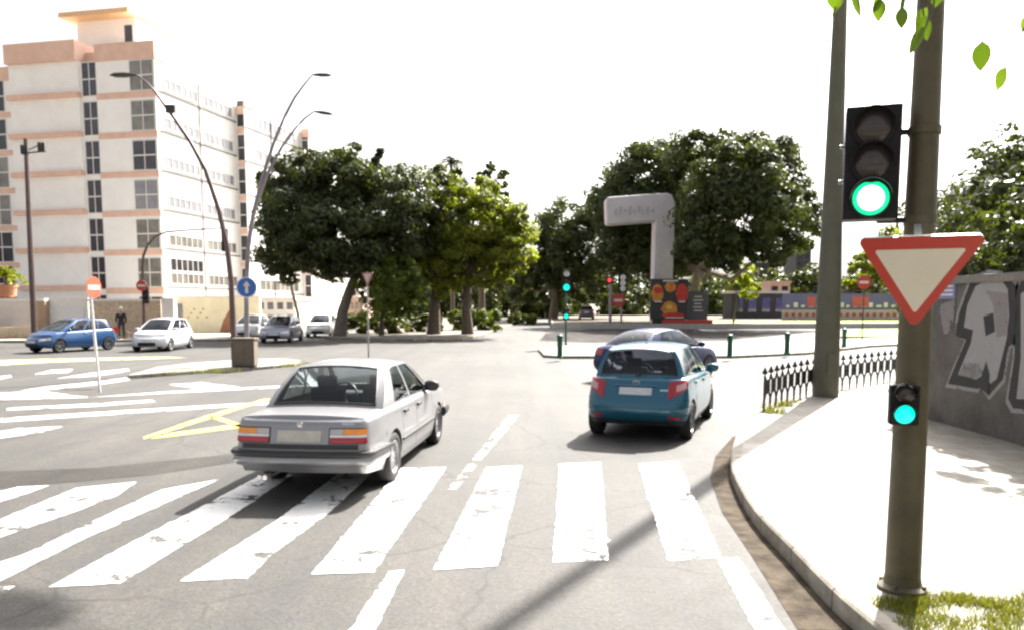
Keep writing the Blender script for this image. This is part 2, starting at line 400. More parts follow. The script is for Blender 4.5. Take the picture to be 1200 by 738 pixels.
slab('roundabout_ground', [(3.6, 70), (6, 68.5), (20, 68.2), (45, 72), (68, 80), (68, 165), (8, 165), (4.8, 100)], .45, SOIL, pbr('pale_kerb', (.5, .48, .45), .8))
sheet('lawn', [(18, 71), (44, 73.5), (60, 79), (60, 86), (18, 78)], .452, LAWN)
slab('lawn_island', [gp(985, 396), gp(1100, 397), gp(1240, 399), gp(1240, 388), gp(1100, 386.5), gp(1000, 387)], .12, LAWN)

# ------------------------------------------------------------------ painted markings
rag = random.Random(12)
def ragged(P, step=.07, amp=.008):
    """hand-rolled paint: every edge is slightly uneven, with small bites broken out of it"""
    out = []
    for a, b in zip(P, P[1:] + P[:1]):
        d = b - a; n = max(1, int(d.length / step)); nn = Vector((-d.y, d.x, 0)).normalized(); bite = 0
        for i in range(n):
            if rag.random() < .025: bite = rag.uniform(.01, .03)
            o = rag.uniform(-amp, amp) + bite * rag.choice((1, -1)) * (0 < i < n); bite *= .5 if bite > .012 else 0
            out.append(a + d * i / n + (nn * o if i else Vector()))
    return out
def marks(name, polys, mat, z=.006):
    m = MB()
    for p in polys: m.sheet(ragged([gp(*q, z) for q in p]))
    return struct(m.build(name, mat, fixn=True))
marks('crosswalk', [
    [(-60, 606), (-60, 592), (20, 570), (58, 568), (30, 578)],
    [(-70, 652), (-70, 634), (0, 608), (90, 571), (160, 564), (137, 580), (93, 597), (0, 629)],
    [(-60, 708), (-60, 686), (0, 658), (30, 648), (167, 583), (190, 573), (257, 561), (227, 574), (100, 630), (0, 680)],
    [(57, 687), (143, 641), (213, 605), (300, 559), (342, 556), (277, 600), (140, 683)],
    [(211, 680), (320, 612), (398, 553), (440, 551), (383, 602), (317, 650), (290, 677)],
    [(365, 672), (470, 548), (523, 547), (438, 670)],
    [(508, 667), (570, 547), (612, 545), (583, 662)],
    [(648, 658), (656, 543), (704, 541), (713, 656)],
    [(783, 656), (748, 543), (794, 540), (846, 653)]], WHITE)
marks('edge_line', [[(840, 653), (866, 653), (940, 770), (902, 770)]], WHITE, .005)
marks('lane_line', [[(525, 573), (535, 572), (609, 486), (596, 486)]], WHITE_W, .005)
marks('lane_line', [[(380, 780), (456, 669), (474, 667), (420, 780)], [(-60, 735), (18, 686), (0, 686), (-90, 730)]], WHITE, .005)
marks('lane_line', [[(0, 494), (0, 489.5), (120, 482), (284, 472), (340, 469.5), (340, 471.5), (284, 475), (120, 486)],
                   [(8, 480), (8, 477.5), (116, 472), (178, 468), (182, 470), (116, 475.5)],
                   [(-60, 469), (-60, 459), (0, 459.5), (50, 458), (105, 465), (40, 467)],
                   [(0, 461), (57, 452), (116, 446), (152, 441.5), (152, 445), (116, 450), (57, 456)],
                   [(66, 443), (116, 435), (150, 431.5), (152, 434), (116, 440)],
                   [(40, 438), (60, 433), (86, 432), (80, 436)], [(-10, 442), (12, 439), (14, 441), (0, 444)],
                   [(105, 465), (200, 458), (320, 452), (430, 447.5), (430, 449), (320, 454), (200, 460)]], WHITE)
marks('turn_arrow', [[(-70, 522), (-70, 508), (0, 505), (20, 501.5), (74, 499), (48, 506), (0, 513)], [(198, 450), (236, 447.5), (282, 453), (240, 456)]], WHITE)
marks('yellow_hatching', [[(168, 514), (168, 511.5), (240, 487), (311, 466.5), (318, 467), (246, 490)],
                    [(176, 513.5), (200, 507), (277, 496.5), (330, 491), (330, 495), (277, 501), (200, 511)],
                    [(244, 488), (253, 486.5), (290, 499), (280, 500)]], YELL, .0065)
marks('yellow_hatching', [[(-60, 431), (-60, 423), (60, 420), (190, 417.5), (220, 418.5), (60, 424)]], YELL_W, .0065)

# ------------------------------------------------------------------ vegetation
BARK = pbr('bark', (.12, .095, .07), .9, var=.35, scale=6, bump=.8, bscale=25)
BARK_L = pbr('bark_grey', (.20, .165, .135), .9, var=.3, scale=5, bump=.7, bscale=25)
LF_DARK = leaf_mat('leaves_laurel', (.018, .029, .010), (.068, .088, .025), .3)
LF_MID = leaf_mat('leaves_mid', (.028, .042, .012), (.105, .125, .026), .38)
LF_YEL = leaf_mat('leaves_yellow_green', (.055, .070, .012), (.24, .26, .03), .52, (1.9, 2.0, .5))
LF_HEDGE = leaf_mat('leaves_hedge', (.045, .075, .012), (.13, .17, .02), .4)
LF_NEAR = leaf_mat('leaves_fresh', (.03, .055, .008), (.10, .16, .018), .3, (2.0, 2.0, .45))
GRASS = leaf_mat('grass_blades', (.05, .07, .012), (.17, .18, .04), .3)

def leaves_mesh(name, C, NRM, size, mat, parent, rng, aspect=.5, tint=None):
    n = len(C)
    d = rng.normal(size=(n, 3)); d /= np.linalg.norm(d, axis=1)[:, None]
    nr = NRM + rng.normal(size=(n, 3)) * .55; nr /= np.linalg.norm(nr, axis=1)[:, None]
    u = np.cross(nr, d); u /= np.maximum(np.linalg.norm(u, axis=1), 1e-6)[:, None]
    v = np.cross(nr, u)
    sz = size * rng.uniform(.6, 1.35, n)[:, None]
    P = np.empty((n, 4, 3))
    P[:, 0] = C - u * sz * .5; P[:, 1] = C + v * sz * aspect * .5 + nr * sz * .06
    P[:, 2] = C + u * sz * .5; P[:, 3] = C - v * sz * aspect * .5 + nr * sz * .06
    me = bpy.data.meshes.new(name)
    me.vertices.add(n * 4); me.vertices.foreach_set('co', P.reshape(-1))
    me.loops.add(n * 4); me.loops.foreach_set('vertex_index', np.arange(n * 4, dtype=np.int32))
    me.polygons.add(n); me.polygons.foreach_set('loop_start', np.arange(0, n * 4, 4, dtype=np.int32))
    me.update(calc_edges=True)
    t = rng.uniform(0, 1, n) if tint is None else tint
    at = me.attributes.new('tint', 'FLOAT', 'POINT'); at.data.foreach_set('value', np.repeat(np.clip(t, 0, 1), 4).astype(np.float32))
    me.materials.append(mat)
    o = bpy.data.objects.new(name, me); COL.objects.link(o)
    if parent: o.parent = parent
    return o

def foliage(blobs, n, rng, clumps=34, shell=.5, cl=.26):
    """points and outward directions of twig clumps spread through a union of ellipsoids"""
    vol = np.array([b[3] * b[4] * b[5] for b in blobs]) ** (2 / 3); vol /= vol.sum()
    Cs, Ns, Ts, K = [], [], [], []
    for b, f in zip(blobs, vol):
        c = np.array(b[:3]); r = np.array(b[3:6])
        k = max(8, int(clumps * len(blobs) * f))
        d = rng.normal(size=(k, 3)); d /= np.linalg.norm(d, axis=1)[:, None]
        rad = rng.uniform(shell, 1.0, k) ** .6
        cc = c + d * r * rad[:, None]
        per = max(4, int(n * f / k))
        for j in range(k):
            m = int(per * rng.uniform(.6, 1.4))
            q = rng.normal(size=(m, 3)); q /= np.linalg.norm(q, axis=1)[:, None]
            cr = min(r) * cl * rng.uniform(.65, 1.35)
            rr = rng.uniform(.35, 1, m) ** .5
            p = cc[j] + q * rr[:, None] * cr * np.array([1.15, 1.15, .8])
            Cs.append(p); Ns.append(q * .8 + d[j] * .5 + np.array([0, 0, .3]))
            Ts.append(rng.uniform(0, .35) + rng.uniform(0, .65, m)); K.append(cc[j])
    return np.concatenate(Cs), np.concatenate(Ns), np.concatenate(Ts), np.array(K)

def tree(name, label, cat, base, trunk, r0, blobs, n, leaf, lm, bark=BARK, group=None, seed=1, clumps=34, limbs=14, shell=.5, cl=.26):
    """trunk: polyline relative to base; blobs: crown ellipsoids relative to base"""
    rng = np.random.default_rng(seed)
    t = thing(name, label, cat, base, 0, group)
    C, NR, TT, K = foliage(blobs, n, rng, clumps, shell, cl)
    leaves_mesh('crown', C, NR, leaf, lm, t, rng, .55, TT)
    m = MB(); k = len(trunk)
    rad = [r0 * (1.25 if i == 0 else lerp(1, .62, i / (k - 1))) for i in range(k)]
    m.tube(trunk, rad, 9)
    top = Vector(trunk[-1])
    for b in blobs:
        c = Vector(b[:3]); mid = top.lerp(c, .5) + Vector((rng.normal() * .2, rng.normal() * .2, -.15 * (c - top).length))
        m.tube([top - Vector((0, 0, .15)), mid, c], [r0 * .5, r0 * .32, r0 * .12], 7)
    for j in rng.choice(len(K), min(limbs, len(K)), replace=False):
        e = Vector(K[j]); b = min(blobs, key=lambda q: (Vector(q[:3]) - e).length); c = Vector(b[:3])
        s = top.lerp(c, rng.uniform(.3, .9)); mid = s.lerp(e, .5) - Vector((0, 0, .1 * (e - s).length))
        m.tube([s, mid, e], [r0 * .26, r0 * .16, r0 * .05], 6)
    m.build('trunk', bark, t, smooth=50)
    return t
def px_blobs(base, lst, D):
    """crown lobes measured on the photo at distance D: (px, py, rx_px, ry_px, depth offset m)"""
    out = []
    for px, py, rx, ry, dy in lst:
        p = pw(px, py, D + dy); s = (D + dy) / FPX
        out.append((p.x - base[0], p.y - base[1], p.z - base[2], rx * s, (rx + ry) * .5 * s, ry * s))
    return out

# -- left group in the park
b = gp(398, 393, .16); D = b.y
tree('laurel_tree', 'big dark laurel tree left of the road, its leaning trunk behind the parked cars', 'tree', b,
     [(0, 0, -.1), (.22, 0, 1.5), (.65, .1, 2.8), (1.1, .2, 3.9)], .38,
     px_blobs(b, [(352, 262, 52, 46, 0), (402, 215, 52, 44, 1), (448, 240, 55, 48, 0), (395, 280, 70, 45, -1), (330, 300, 32, 30, 0), (462, 290, 42, 34, 1), (345, 215, 40, 34, 1.5), (425, 190, 32, 20, 1)], D),
     72000, .27, LF_DARK, BARK_L, 'park trees on the left', 11, 56, 14, .4, .29)
b = gp(548, 391, .16); D = b.y
tree('broadleaf_tree', 'sunlit yellow green tree in the middle of the park, leaning over the road', 'tree', b,
     [(0, 0, -.1), (-.1, 0, 1.6), (0, .2, 3.2), (.1, .2, 4.4)], .36,
     px_blobs(b, [(560, 265, 46, 38, 0), (592, 288, 34, 34, -1), (535, 300, 44, 34, 0), (552, 232, 34, 28, 1), (596, 258, 28, 26, 0), (510, 330, 26, 22, 0), (572, 320, 40, 18, 0)], D),
     50000, .25, LF_YEL, BARK, 'park trees on the left', 12, 40)
b = gp(508, 391, .16); D = b.y
tree('laurel_tree', 'dark tree between the leaning laurel and the sunlit yellow green tree', 'tree', b,
     [(0, 0, -.1), (.1, .1, 2), (.15, .1, 4)], .4,
     px_blobs(b, [(500, 240, 42, 40, 1), (515, 285, 44, 40, 1), (478, 275, 36, 42, 2), (520, 222, 30, 24, 2)], D), 36000, .27, LF_MID, BARK, 'park trees on the left', 13, 38)
b = gp(447, 392, .16); D = b.y
tree('small_tree', 'small bushy light green tree behind the white yield sign post', 'tree', b,
     [(0, 0, -.1), (.05, 0, 1.0), (0, .1, 1.8)], .16,
     px_blobs(b, [(448, 340, 30, 34, -2), (468, 322, 26, 24, -2), (440, 315, 24, 20, -2), (480, 345, 20, 22, -2)], D), 9000, .24, LF_HEDGE, BARK, 'park trees on the left', 14, 34)
b = gp(352, 390, .16); D = b.y - 1
tree('young_tree', 'thin young tree with a slanting stem behind the parked cars', 'tree', b,
     [(0, 0, -.1), (-.15, 0, 1.4), (-.55, .1, 3.0), (-.6, .1, 4.2)], .13,
     px_blobs(b, [(335, 290, 22, 26, 0), (352, 275, 26, 22, 0)], D), 2500, .32, LF_DARK, BARK_L, 'park trees on the left', 15, 20)
b = (-3.0, 78, .16)
tree('norfolk_pine', 'tall thin conifer standing up above the sunlit yellow green tree', 'tree', b,
     [(0, 0, -.1), (0, 0, 7), (0, .1, 13.5)], .3,
     px_blobs(b, [(573, 197, 7, 7, 0), (590, 206, 10, 6, 0), (565, 208, 12, 6, 0), (578, 218, 20, 6, 0), (574, 230, 24, 8, 0), (572, 245, 28, 11, 0)], 78), 9000, .3, LF_MID, BARK, None, 16, 40, 24)
b = (-6.2, 82, .16)
t = thing('palm_tree', 'slender palm whose small head tops the left park trees', 'tree', b)
m = MB(); m.tube([(0, 0, 0), (.1, 0, 8), (0, 0, 16.3)], [.25, .18, .14], 8); m.build('trunk', BARK, t)
rng = np.random.default_rng(4); P = []; Q = []
for k in range(26):
    a = rng.uniform(0, 2 * PI); el = rng.uniform(-.3, 1.2)
    for s in np.linspace(.1, 1.5, 22):
        P.append((math.cos(a) * s * math.cos(el), math.sin(a) * s * math.cos(el), 16.3 + s * math.sin(el) - .35 * s * s)); Q.append((0, 0, 1))
leaves_mesh('crown', np.array(P), np.array(Q), .34, LF_DARK, t, rng, .4)

# -- the big laurels beyond the crossing, on the roundabout ground
b = (17.6, 76, .45)
tree('laurel_tree', 'huge round dark laurel tree behind the pale bent column', 'tree', b,
     [(0, 0, -.1), (-.1, 0, 1.8), (.1, .1, 3.6), (.4, .2, 5.2)], .62,
     px_blobs(b, [(742, 235, 50, 48, 4), (770, 200, 44, 38, 3), (830, 190, 56, 36, -3), (885, 200, 52, 42, -5), (922, 250, 40, 48, -6), (860, 250, 70, 52, -10),
                  (786, 262, 56, 48, 4), (742, 285, 44, 34, 4), (905, 288, 42, 24, -12), (842, 290, 50, 26, -13), (770, 300, 60, 30, 4), (872, 215, 60, 40, -12)], 76),
     120000, .37, LF_DARK, BARK_L, 'laurel trees beyond the crossing', 21, 60, 22, .4, .3)
b = (4.8, 92, .16)
tree('laurel_tree', 'dark laurel tree over the far end of the road, left of the bent column', 'tree', b,
     [(0, 0, -.1), (.1, 0, 2.2), (.1, .2, 4.5)], .5,
     px_blobs(b, [(668, 268, 38, 34, 0), (650, 300, 34, 30, 0), (690, 290, 46, 40, 1), (715, 250, 34, 26, 2), (640, 335, 30, 24, 2), (700, 330, 44, 26, 2), (628, 300, 30, 34, 3), (618, 340, 26, 22, 3)], 92),
     48000, .40, LF_DARK, BARK, 'laurel trees beyond the crossing', 22, 40)
b = (14.0, 70.8, .45)
t = tree('young_tree', 'low sunlit yellow green sapling under the huge laurel tree', 'tree', (20.4, 72.5, .45),
     [(0, 0, -.1), (.1, 0, 1.2), (.2, 0, 2.6)], .09, px_blobs((20.4, 72.5, .45), [(868, 322, 14, 16, 0), (878, 340, 12, 12, 0), (862, 305, 8, 10, 0)], 72.5), 1500, .34, LF_YEL, BARK, None, 23, 16, 6)
b = (-8.5, 96, .16)
for k, (px, py, rx, ry, D, lab) in enumerate([
        (605, 330, 36, 34, 104, 'olive green tree far down the road in the gap of the avenue'),
        (640, 345, 26, 28, 118, 'pale green tree farthest down the road, left of the far traffic lights')]):
    b = Vector((pw(px, 375, D).x, D, 0))
    tree('street_tree', lab, 'tree', b, [(0, 0, 0), (.1, 0, 2.4)], .25, px_blobs(b, [(px, py, rx, ry * .8, 0), (px + 12, py - 18, rx * .7, ry * .5, 1), (px - 14, py - 12, rx * .7, ry * .5, 1)], D),
         6000, .5, LF_MID, BARK, 'street trees far down the road', 31 + k, 26, 6)

# -- trees behind the graffiti wall
b = (13.6, 19.4, .15)
tree('laurel_tree', 'dark tree behind the graffiti wall, right of the green signal', 'tree', b,
     [(0, 0, -.1), (.1, 0, 1.4), (0, .1, 2.6)], .3,
     [(0, 0, 3.9, 2.6, 2.6, 2.0), (-1.9, -.2, 3.5, 1.7, 1.8, 1.6), (1.6, 0, 4.6, 2.2, 2.2, 1.9), (-.7, .5, 5.2, 1.4, 1.4, 1.1), (-2.4, .4, 2.0, 1.3, 1.6, 1.2), (1, -1, 2.2, 2.6, 2, 1.5), (-1.2, -.6, 2.4, 2.0, 1.6, 1.5)],
     80000, .16, LF_DARK, BARK, 'trees behind the graffiti wall', 41, 66, 14, .3, .32)
b = (13.2, 15.2, .15)
tree('broadleaf_tree', 'tree with a reddish shoot rising behind the graffiti wall at the right edge', 'tree', b,
     [(0, 0, -.1), (0, 0, 1.4), (-.3, 0, 2.8), (-1.5, .1, 4.6)], .2,
     [(-2.2, .6, 3.0, 1.4, 1.5, 1.2), (-.6, 0, 3.9, 1.5, 1.5, 1.3), (-2.6, 0, 1.8, 1.1, 1.4, .9), (-.7, 0, 4.9, 1.1, 1.1, .9), (-1.5, 0, 5.6, .28, .28, .6), (-1.1, 0, 6.2, .4, .4, .3), (-5.7, -3.4, 3.5, .75, .8, .55), (-4.6, -2.0, 3.0, .9, 1.1, .7)],
     20000, .14, LF_DARK, BARK, 'trees behind the graffiti wall', 42, 44, 12)
b = (27, 62, 0)
tree('street_tree', 'airy yellow green tree beyond the hoarding, behind the signal pole', 'tree', (37.5, 92, .45),
     [(0, 0, 0), (0, 0, 3)], .3, px_blobs((37.5, 92, .45), [(1000, 322, 26, 18, 0), (1040, 312, 34, 28, 0), (1080, 300, 40, 34, 0)], 92), 8000, .5, LF_YEL, BARK, None, 43, 26, 8)
tree('street_tree', 'grey green trees closing the view behind the hoarding at the right', 'tree', (52, 100, .45),
     [(0, 0, 0), (0, 0, 3)], .4, px_blobs((52, 100, .45), [(1080, 280, 50, 46, 0), (1130, 270, 50, 50, 0), (1040, 330, 40, 26, 0)], 100), 9000, .55, LF_MID, BARK, None, 44, 26, 8)

# -- the branch that hangs into the top of the picture
t = thing('overhanging_tree', 'fresh green leaves on twigs hanging down in front of the signal pole', 'tree', (8.6, 2.0, .15))
m = MB(); tip = Vector((1.2, 3.55, 3.75)) - Vector((8.6, 2.0, .15))
m.tube([(0, 0, -.1), (-.1, 0, 1.6), (-.6, .2, 3.1), (-2.6, .7, 4.2), (-4.8, 1.2, 4.3), tip], [.2, .17, .14, .09, .05, .012], 9)
rng = np.random.default_rng(5); Cn = []; Nn = []
near = [(978, -4), (985, 8), (1008, 2), (1030, 12), (1034, -2), (1058, 20), (1082, 22), (1086, 32), (1078, 48), (1150, 66), (1176, 92), (1206, 30), (1062, 6), (1000, -14), (1100, -10)]
hang = MB()
twigs = MB()
for i, (px, py) in enumerate(near):
    D = 3.45 + rng.uniform(-.12, .12); p = pw(px, py, D) - Vector((8.6, 2.0, .15))
    L_ = .105 * rng.uniform(.85, 1.15); a = R(rng.uniform(-28, 28)); tw = rng.uniform(-1.0, 1.0)
    ax = Vector((math.sin(a), rng.uniform(-.2, .2), -math.cos(a))).normalized(); side = ax.cross(Vector((math.sin(tw), -math.cos(tw), 0))).normalized(); nn = ax.cross(side)
    rows = []
    for s in np.linspace(0, 1, 7):
        wd = L_ * .31 * math.sin(PI * s ** .8) ** .8 if 0 < s < 1 else .002
        c = p + ax * L_ * (s - .5) + nn * L_ * .18 * s * s
        rows.append([c - side * wd + nn * wd * .35, c, c + side * wd + nn * wd * .35])
    hang.grid(rows)
    top = p - ax * L_ * .5
    twigs.tube([top, top + Vector((rng.uniform(-.03, .03), 0, .08)), top + Vector((.25 * (1 if px > 1100 else .2), 0, .42)), Vector((top.x + .5, tip.y - .2, tip.z + .3))], [.0035, .004, .005, .008], 5)
h = hang.build('hanging_leaves', LF_NEAR, t, smooth=60)
at = h.data.attributes.new('tint', 'FLOAT', 'POINT'); at.data.foreach_set('value', np.repeat(rng.uniform(.2, 1, len(near)), 21).astype(np.float32))
C, NR, TT, K = foliage([(-1.5, .2, 5.2, 1.9, 2.0, 1.2), (.6, .3, 5.4, 1.9, 2, 1.3), (-3.4, .6, 5.3, 1.5, 1.2, .7)], 5200, rng, 30)
leaves_mesh('crown', C, NR, .12, LF_NEAR, t, rng, .55, TT)
for v, f, mi in [(twigs.v, twigs.f, 0)]: m.add(v, f, 0)
m.build('trunk', BARK, t, smooth=50)

# -- bushes draped over the top of the wall
def bush(name, label, loc, blobs, n, leaf, lm, seed, cat='bush', group=None):
    rng = np.random.default_rng(seed); t = thing(name, label, cat, loc, 0, group)
    C, NR, TT, K = foliage(blobs, n, rng, 22, .35, .34); leaves_mesh('leaves', C, NR, leaf, lm, t, rng, .55, TT)
    for b in blobs:
        m = MB(); m.tube([(b[0] * .4, b[1], -.05), (b[0] * .7, b[1], b[2] * .5), b[:3]], [.03, .02, .008], 5); m.build('stem', BARK, t)
    return t
bush('climbing_shrub', 'dark creeper lying along the top of the graffiti wall', (7.55, 11.6, .15),
     [(0, -1.4, 2.62, .5, 1.2, .32), (.1, .2, 2.66, .5, 1.0, .34), (0, 1.6, 2.58, .45, .9, .3), (.2, -3.2, 2.62, .5, 1.2, .34)], 5200, .12, LF_DARK, 51)
# -- hedges of the park and a yellow green shrub on the left wall
hb = [(437, 390, 40, 13, 'trimmed hedge beside the trunk of the leaning laurel tree'), (496, 388, 22, 11, 'short low hedge behind the small bushy tree'),
      (556, 386, 30, 12, 'bright trimmed hedge under the sunlit yellow green tree'), (612, 379, 16, 6, 'low flowering hedge along the far kerb of the road')]
for i, (px, py, hw, hh, lab) in enumerate(hb):
    b = gp(px, py, .16); s = b.y / FPX
    bush('hedge', lab, b, [(dx * hw * s, 0, hh * s * .9, hw * s * .34, .8, hh * s * 1.1) for dx in (-.75, -.25, .25, .75)], 9500, .18, [LF_MID, LF_MID, LF_HEDGE, LF_HEDGE][i], 61 + i, 'hedge', 'hedges of the park')

# -- far-off wood that closes the avenue
rng = np.random.default_rng(77); bl = []
for k in range(84):
    x = rng.uniform(-34, 62); y = 118 + rng.uniform(0, 22); h = rng.uniform(6, 11) * (1.0 if x < 14 else .75)
    bl.append((x, y, h * .46, rng.uniform(3, 5), 3.5, h * .52))
C, NR, TT, K = foliage(bl, 80000, rng, 30)
tag(leaves_mesh('distant_wood', C, NR, .75, LF_DARK, None, rng, .6, TT), kind='stuff')

# -- grass: verge at the pole's foot and tufts along the kerb
rng = np.random.default_rng(9); P = []
def tuft(x, y, z, n, r, h):
    a = rng.uniform(0, 2 * PI, n); q = rng.uniform(0, 1, n) ** .5 * r
    return np.stack([x + np.cos(a) * q, y + np.sin(a) * q, np.full(n, z)], 1), rng.uniform(.4, 1.2, n) * h
B, H = [], []
verge = [gp(1003, 722, .15), gp(1080, 728, .15), gp(1210, 720, .15)]
for k in range(340):
    s = rng.uniform(0, 1); x = lerp(2.44, 4.6, s); yb = 5.16 - rng.uniform(0, 1) ** 1.6 * 1.3 + .07 * math.sin(x * 9) + rng.normal() * .03
    if (x - 2.66) ** 2 + (yb - 5.45) ** 2 < .03: continue
    b_, h_ = tuft(x, yb, .145, 44, .10, .055); B.append(b_); H.append(h_)
for (px, py, n, r, h) in [(900, 484, 160, .22, .2), (912, 476, 120, .2, .16), (922, 472, 80, .2, .12), (980, 458, 60, .2, .06)]:
    p = gp(px, py, .15); b_, h_ = tuft(p.x + .12, p.y + .05, .145, n, r, h); B.append(b_); H.append(h_)
for (px, py, n) in [(240, 437, 150), (262, 436, 90), (342, 429, 130), (350, 427, 60), (200, 439, 60), (330, 430, 60)]:
    p = gp(px, py, .1); b_, h_ = tuft(p.x, p.y + .2, .1, n, .45, .14); B.append(b_); H.append(h_)
B = np.concatenate(B); H = np.concatenate(H); n = len(B)
a = rng.uniform(0, 2 * PI, n); wv = np.stack([np.cos(a), np.sin(a), np.zeros(n)], 1) * (.004 + H * .02)[:, None]
lean = rng.normal(size=(n, 3)) * .45; lean[:, 2] = 1; tip_ = B + lean * H[:, None]
V3 = np.stack([B - wv, B + wv, tip_], 1).reshape(-1, 3)
me = bpy.data.meshes.new('grass'); me.vertices.add(n * 3); me.vertices.foreach_set('co', V3.reshape(-1))
me.loops.add(n * 3); me.loops.foreach_set('vertex_index', np.arange(n * 3, dtype=np.int32)); me.polygons.add(n); me.polygons.foreach_set('loop_start', np.arange(0, n * 3, 3, dtype=np.int32))
me.update(calc_edges=True); at = me.attributes.new('tint', 'FLOAT', 'POINT'); at.data.foreach_set('value', np.repeat(rng.uniform(0, 1, n), 3).astype(np.float32))
me.materials.append(GRASS); go = bpy.data.objects.new('grass', me); COL.objects.link(go); tag(go, kind='stuff')
# ------------------------------------------------------------------ apartment block
RENDER_W = pbr('white_render', (.90, .89, .87), .85, var=.06, scale=.6, bump=.1)
SALMON = pbr('salmon_band', (.74, .50, .40), .85, var=.1, scale=1.2)
ORANGE_S = pbr('warm_slab', (.68, .46, .26), .85, var=.1)
W_FRAME = pbr('white_frame', (.72, .70, .68), .5, var=.04)
PANE_D = pbr('dark_pane', (.045, .042, .05), .08, var=.5, scale=.5, spec=.7)
PANE_M = pbr('curtained_pane', (.20, .19, .17), .1, var=.45, scale=.7, spec=.7)
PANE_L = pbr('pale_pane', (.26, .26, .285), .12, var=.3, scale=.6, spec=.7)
METAL_D = pbr('dark_metal', (.05, .047, .045), .5, .3, var=.2)
rb = R(-11.8); OX, OY = -28.2, 64.0
bt = thing('apartment_block', 'white apartment block of seven floors with salmon bands and dark window columns', 'building', (OX, OY, .15), rb)
Z0 = .15
def zt(y): return CAMH + (HOR - y) * 64 / FPX - Z0
wall = MB()
class Each:
    """collects boxes that become a part each"""
    def __init__(s, name, mat): s.n = name; s.m = mat
    def b2(s, lo, hi): m = MB(); m.b2(lo, hi); m.build(s.n, s.m, bt)
band = Each('floor_band', SALMON)
# front: right bay (window column + white panel), recessed window column, broad panel, left wing
D2 = 40
wall.b2((-5.3, 0, 0), (0, D2 - .01, 21.6)); wall.b2((-6.9, .18, 0), (-5.303, D2, 21.4)); wall.b2((-13.5, -.06, 0), (-6.903, D2, 21.55)); wall.b2((-40, .35, 0), (-13.503, D2, 20.6))
wall.b2((.003, 11.7, 0), (.86, 23.0, 20.4)); wall.b2((.003, 23.003, 0), (1.75, 39, 20.0))
band.b2((-5.32, -.07, 21.25), (.05, 1.5, 22.6)); band.b2((-13.56, -.42, 21.45), (-6.86, 6, 23.0)); band.b2((-40, .28, 20.4), (-13.57, 5, 21.5)); band.b2((-6.84, .82, 21.3), (-5.33, 5, 22.3))
band.b2((.87, 11.62, 20.3), (.93, 13.2, 21.0)); band.b2((.06, 11.63, 19.6), (.862, 11.699, 20.3)); band.b2((.9, 22.93, 19.7), (1.8, 26, 20.6))
thinline = MB()
for k in range(7):
    z = 18.55 - 3.1 * k
    band.b2((-5.31, -.05, z - .24), (.04, .3, z + .24)); band.b2((-13.55, -.40, z - .2 + .25), (-6.87, .3, z + .2 + .25))
    band.b2((-6.865, .84, z - .24), (-5.315, 1.2, z + .24)); band.b2((-40, .30, z - .9 - .22), (-13.56, .6, z - .9 + .22))
    if k < 6: band.b2((.05, 11.66, z - .7), (.85, 11.699, z - .2)); band.b2((.95, 22.95, z - .9), (1.74, 22.999, z - .4))
    thinline.b2((.002, .35, z + .26), (.06, 11.6, z + .36)); thinline.b2((.862, 11.8, z - .12), (.91, 22.9, z - .03)); thinline.b2((1.752, 23.1, z - .32), (1.8, 38.9, z - .22))
wall.build('wall', RENDER_W, bt); thinline.build('floor_joint', pbr('joint_grey', (.13, .12, .125), .8), bt)  # dark grey floor joints along the receding side
for x, y, z in ((.06, 5.8, 20.8), (.92, 16.5, 20.3)): pp = MB(); pp.tube([(x, y, 0), (x, y, z)], .05, 6); pp.build('drainpipe', pbr('pipe_grey', (.16, .14, .145), .6), bt)
def window(x0, x1, z0, z1, face, at, nx, nz, pane, split=None):
    """framed window on a facade: face 'f' looks to -y (at = y), 's' looks to +x (at = x)"""
    fr = MB(); pa = MB(); t = .07
    def bx(m, a0, a1, c0, c1, d0, d1):
        if face == 'f': m.b2((a0, at - d1, c0), (a1, at - d0, c1))
        else: m.b2((at + d0, a0, c0), (at + d1, a1, c1))
    for i in range(nx + 1):
        c = lerp(x0, x1, i / nx); bx(fr, max(x0, c - t / 2), min(x1, c + t / 2), z0 + t, z1 - t, -.02, .055)
    for j in range(nz + 1):
        c = lerp(z0, z1, j / nz); h = t / 2 if 0 < j < nz else t
        if 0 < j < nz: bx(fr, x0 + t, x1 - t, c - h * 1.5, c + h * 1.5, -.01, .06)
        else: bx(fr, x0, x1, z0 if j == 0 else z1 - t, z0 + t if j == 0 else z1, -.02, .056)
    bx(pa, x0 + .02, x1 - .02, z0 + .02, z1 - .02, -.01, .02)
    f = fr.build('window', W_FRAME, bt); pa.build('pane', pane, f)
for k in range(7):
    z = 18.55 - 3.1 * k
    window(-2.25, -.12, z + .27, z + 2.66, 'f', 0, 2, 2, [PANE_M, PANE_M, PANE_D, PANE_L, PANE_M, PANE_M, PANE_D][k])
    window(-6.75, -5.42, z + .1, z + 2.82, 'f', .18, 2, 2, PANE_D)
    window(-16.6, -14.4, z - .66, z + 1.9, 'f', .35, 2, 2, [PANE_D, PANE_D, PANE_M, PANE_M, PANE_D, PANE_D, PANE_D][k])
    if k < 6: window(.1, .82, z - .15, z + 2.3, 'f', 11.7, 1, 2, PANE_D)
    if k < 6: window(.98, 1.7, z - .35, z + 2.1, 'f', 23.0, 1, 2, PANE_D)
    pm = PANE_L if k < 4 else PANE_M  # upper floors get paler glass, washed-out glare put into its colour
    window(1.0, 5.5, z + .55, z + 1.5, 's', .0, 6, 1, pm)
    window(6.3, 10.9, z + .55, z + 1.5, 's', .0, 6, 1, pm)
    window(13.6, 21.5, z + .2, z + 1.3, 's', .86, 8, 1, PANE_L if k < 5 else PANE_M)
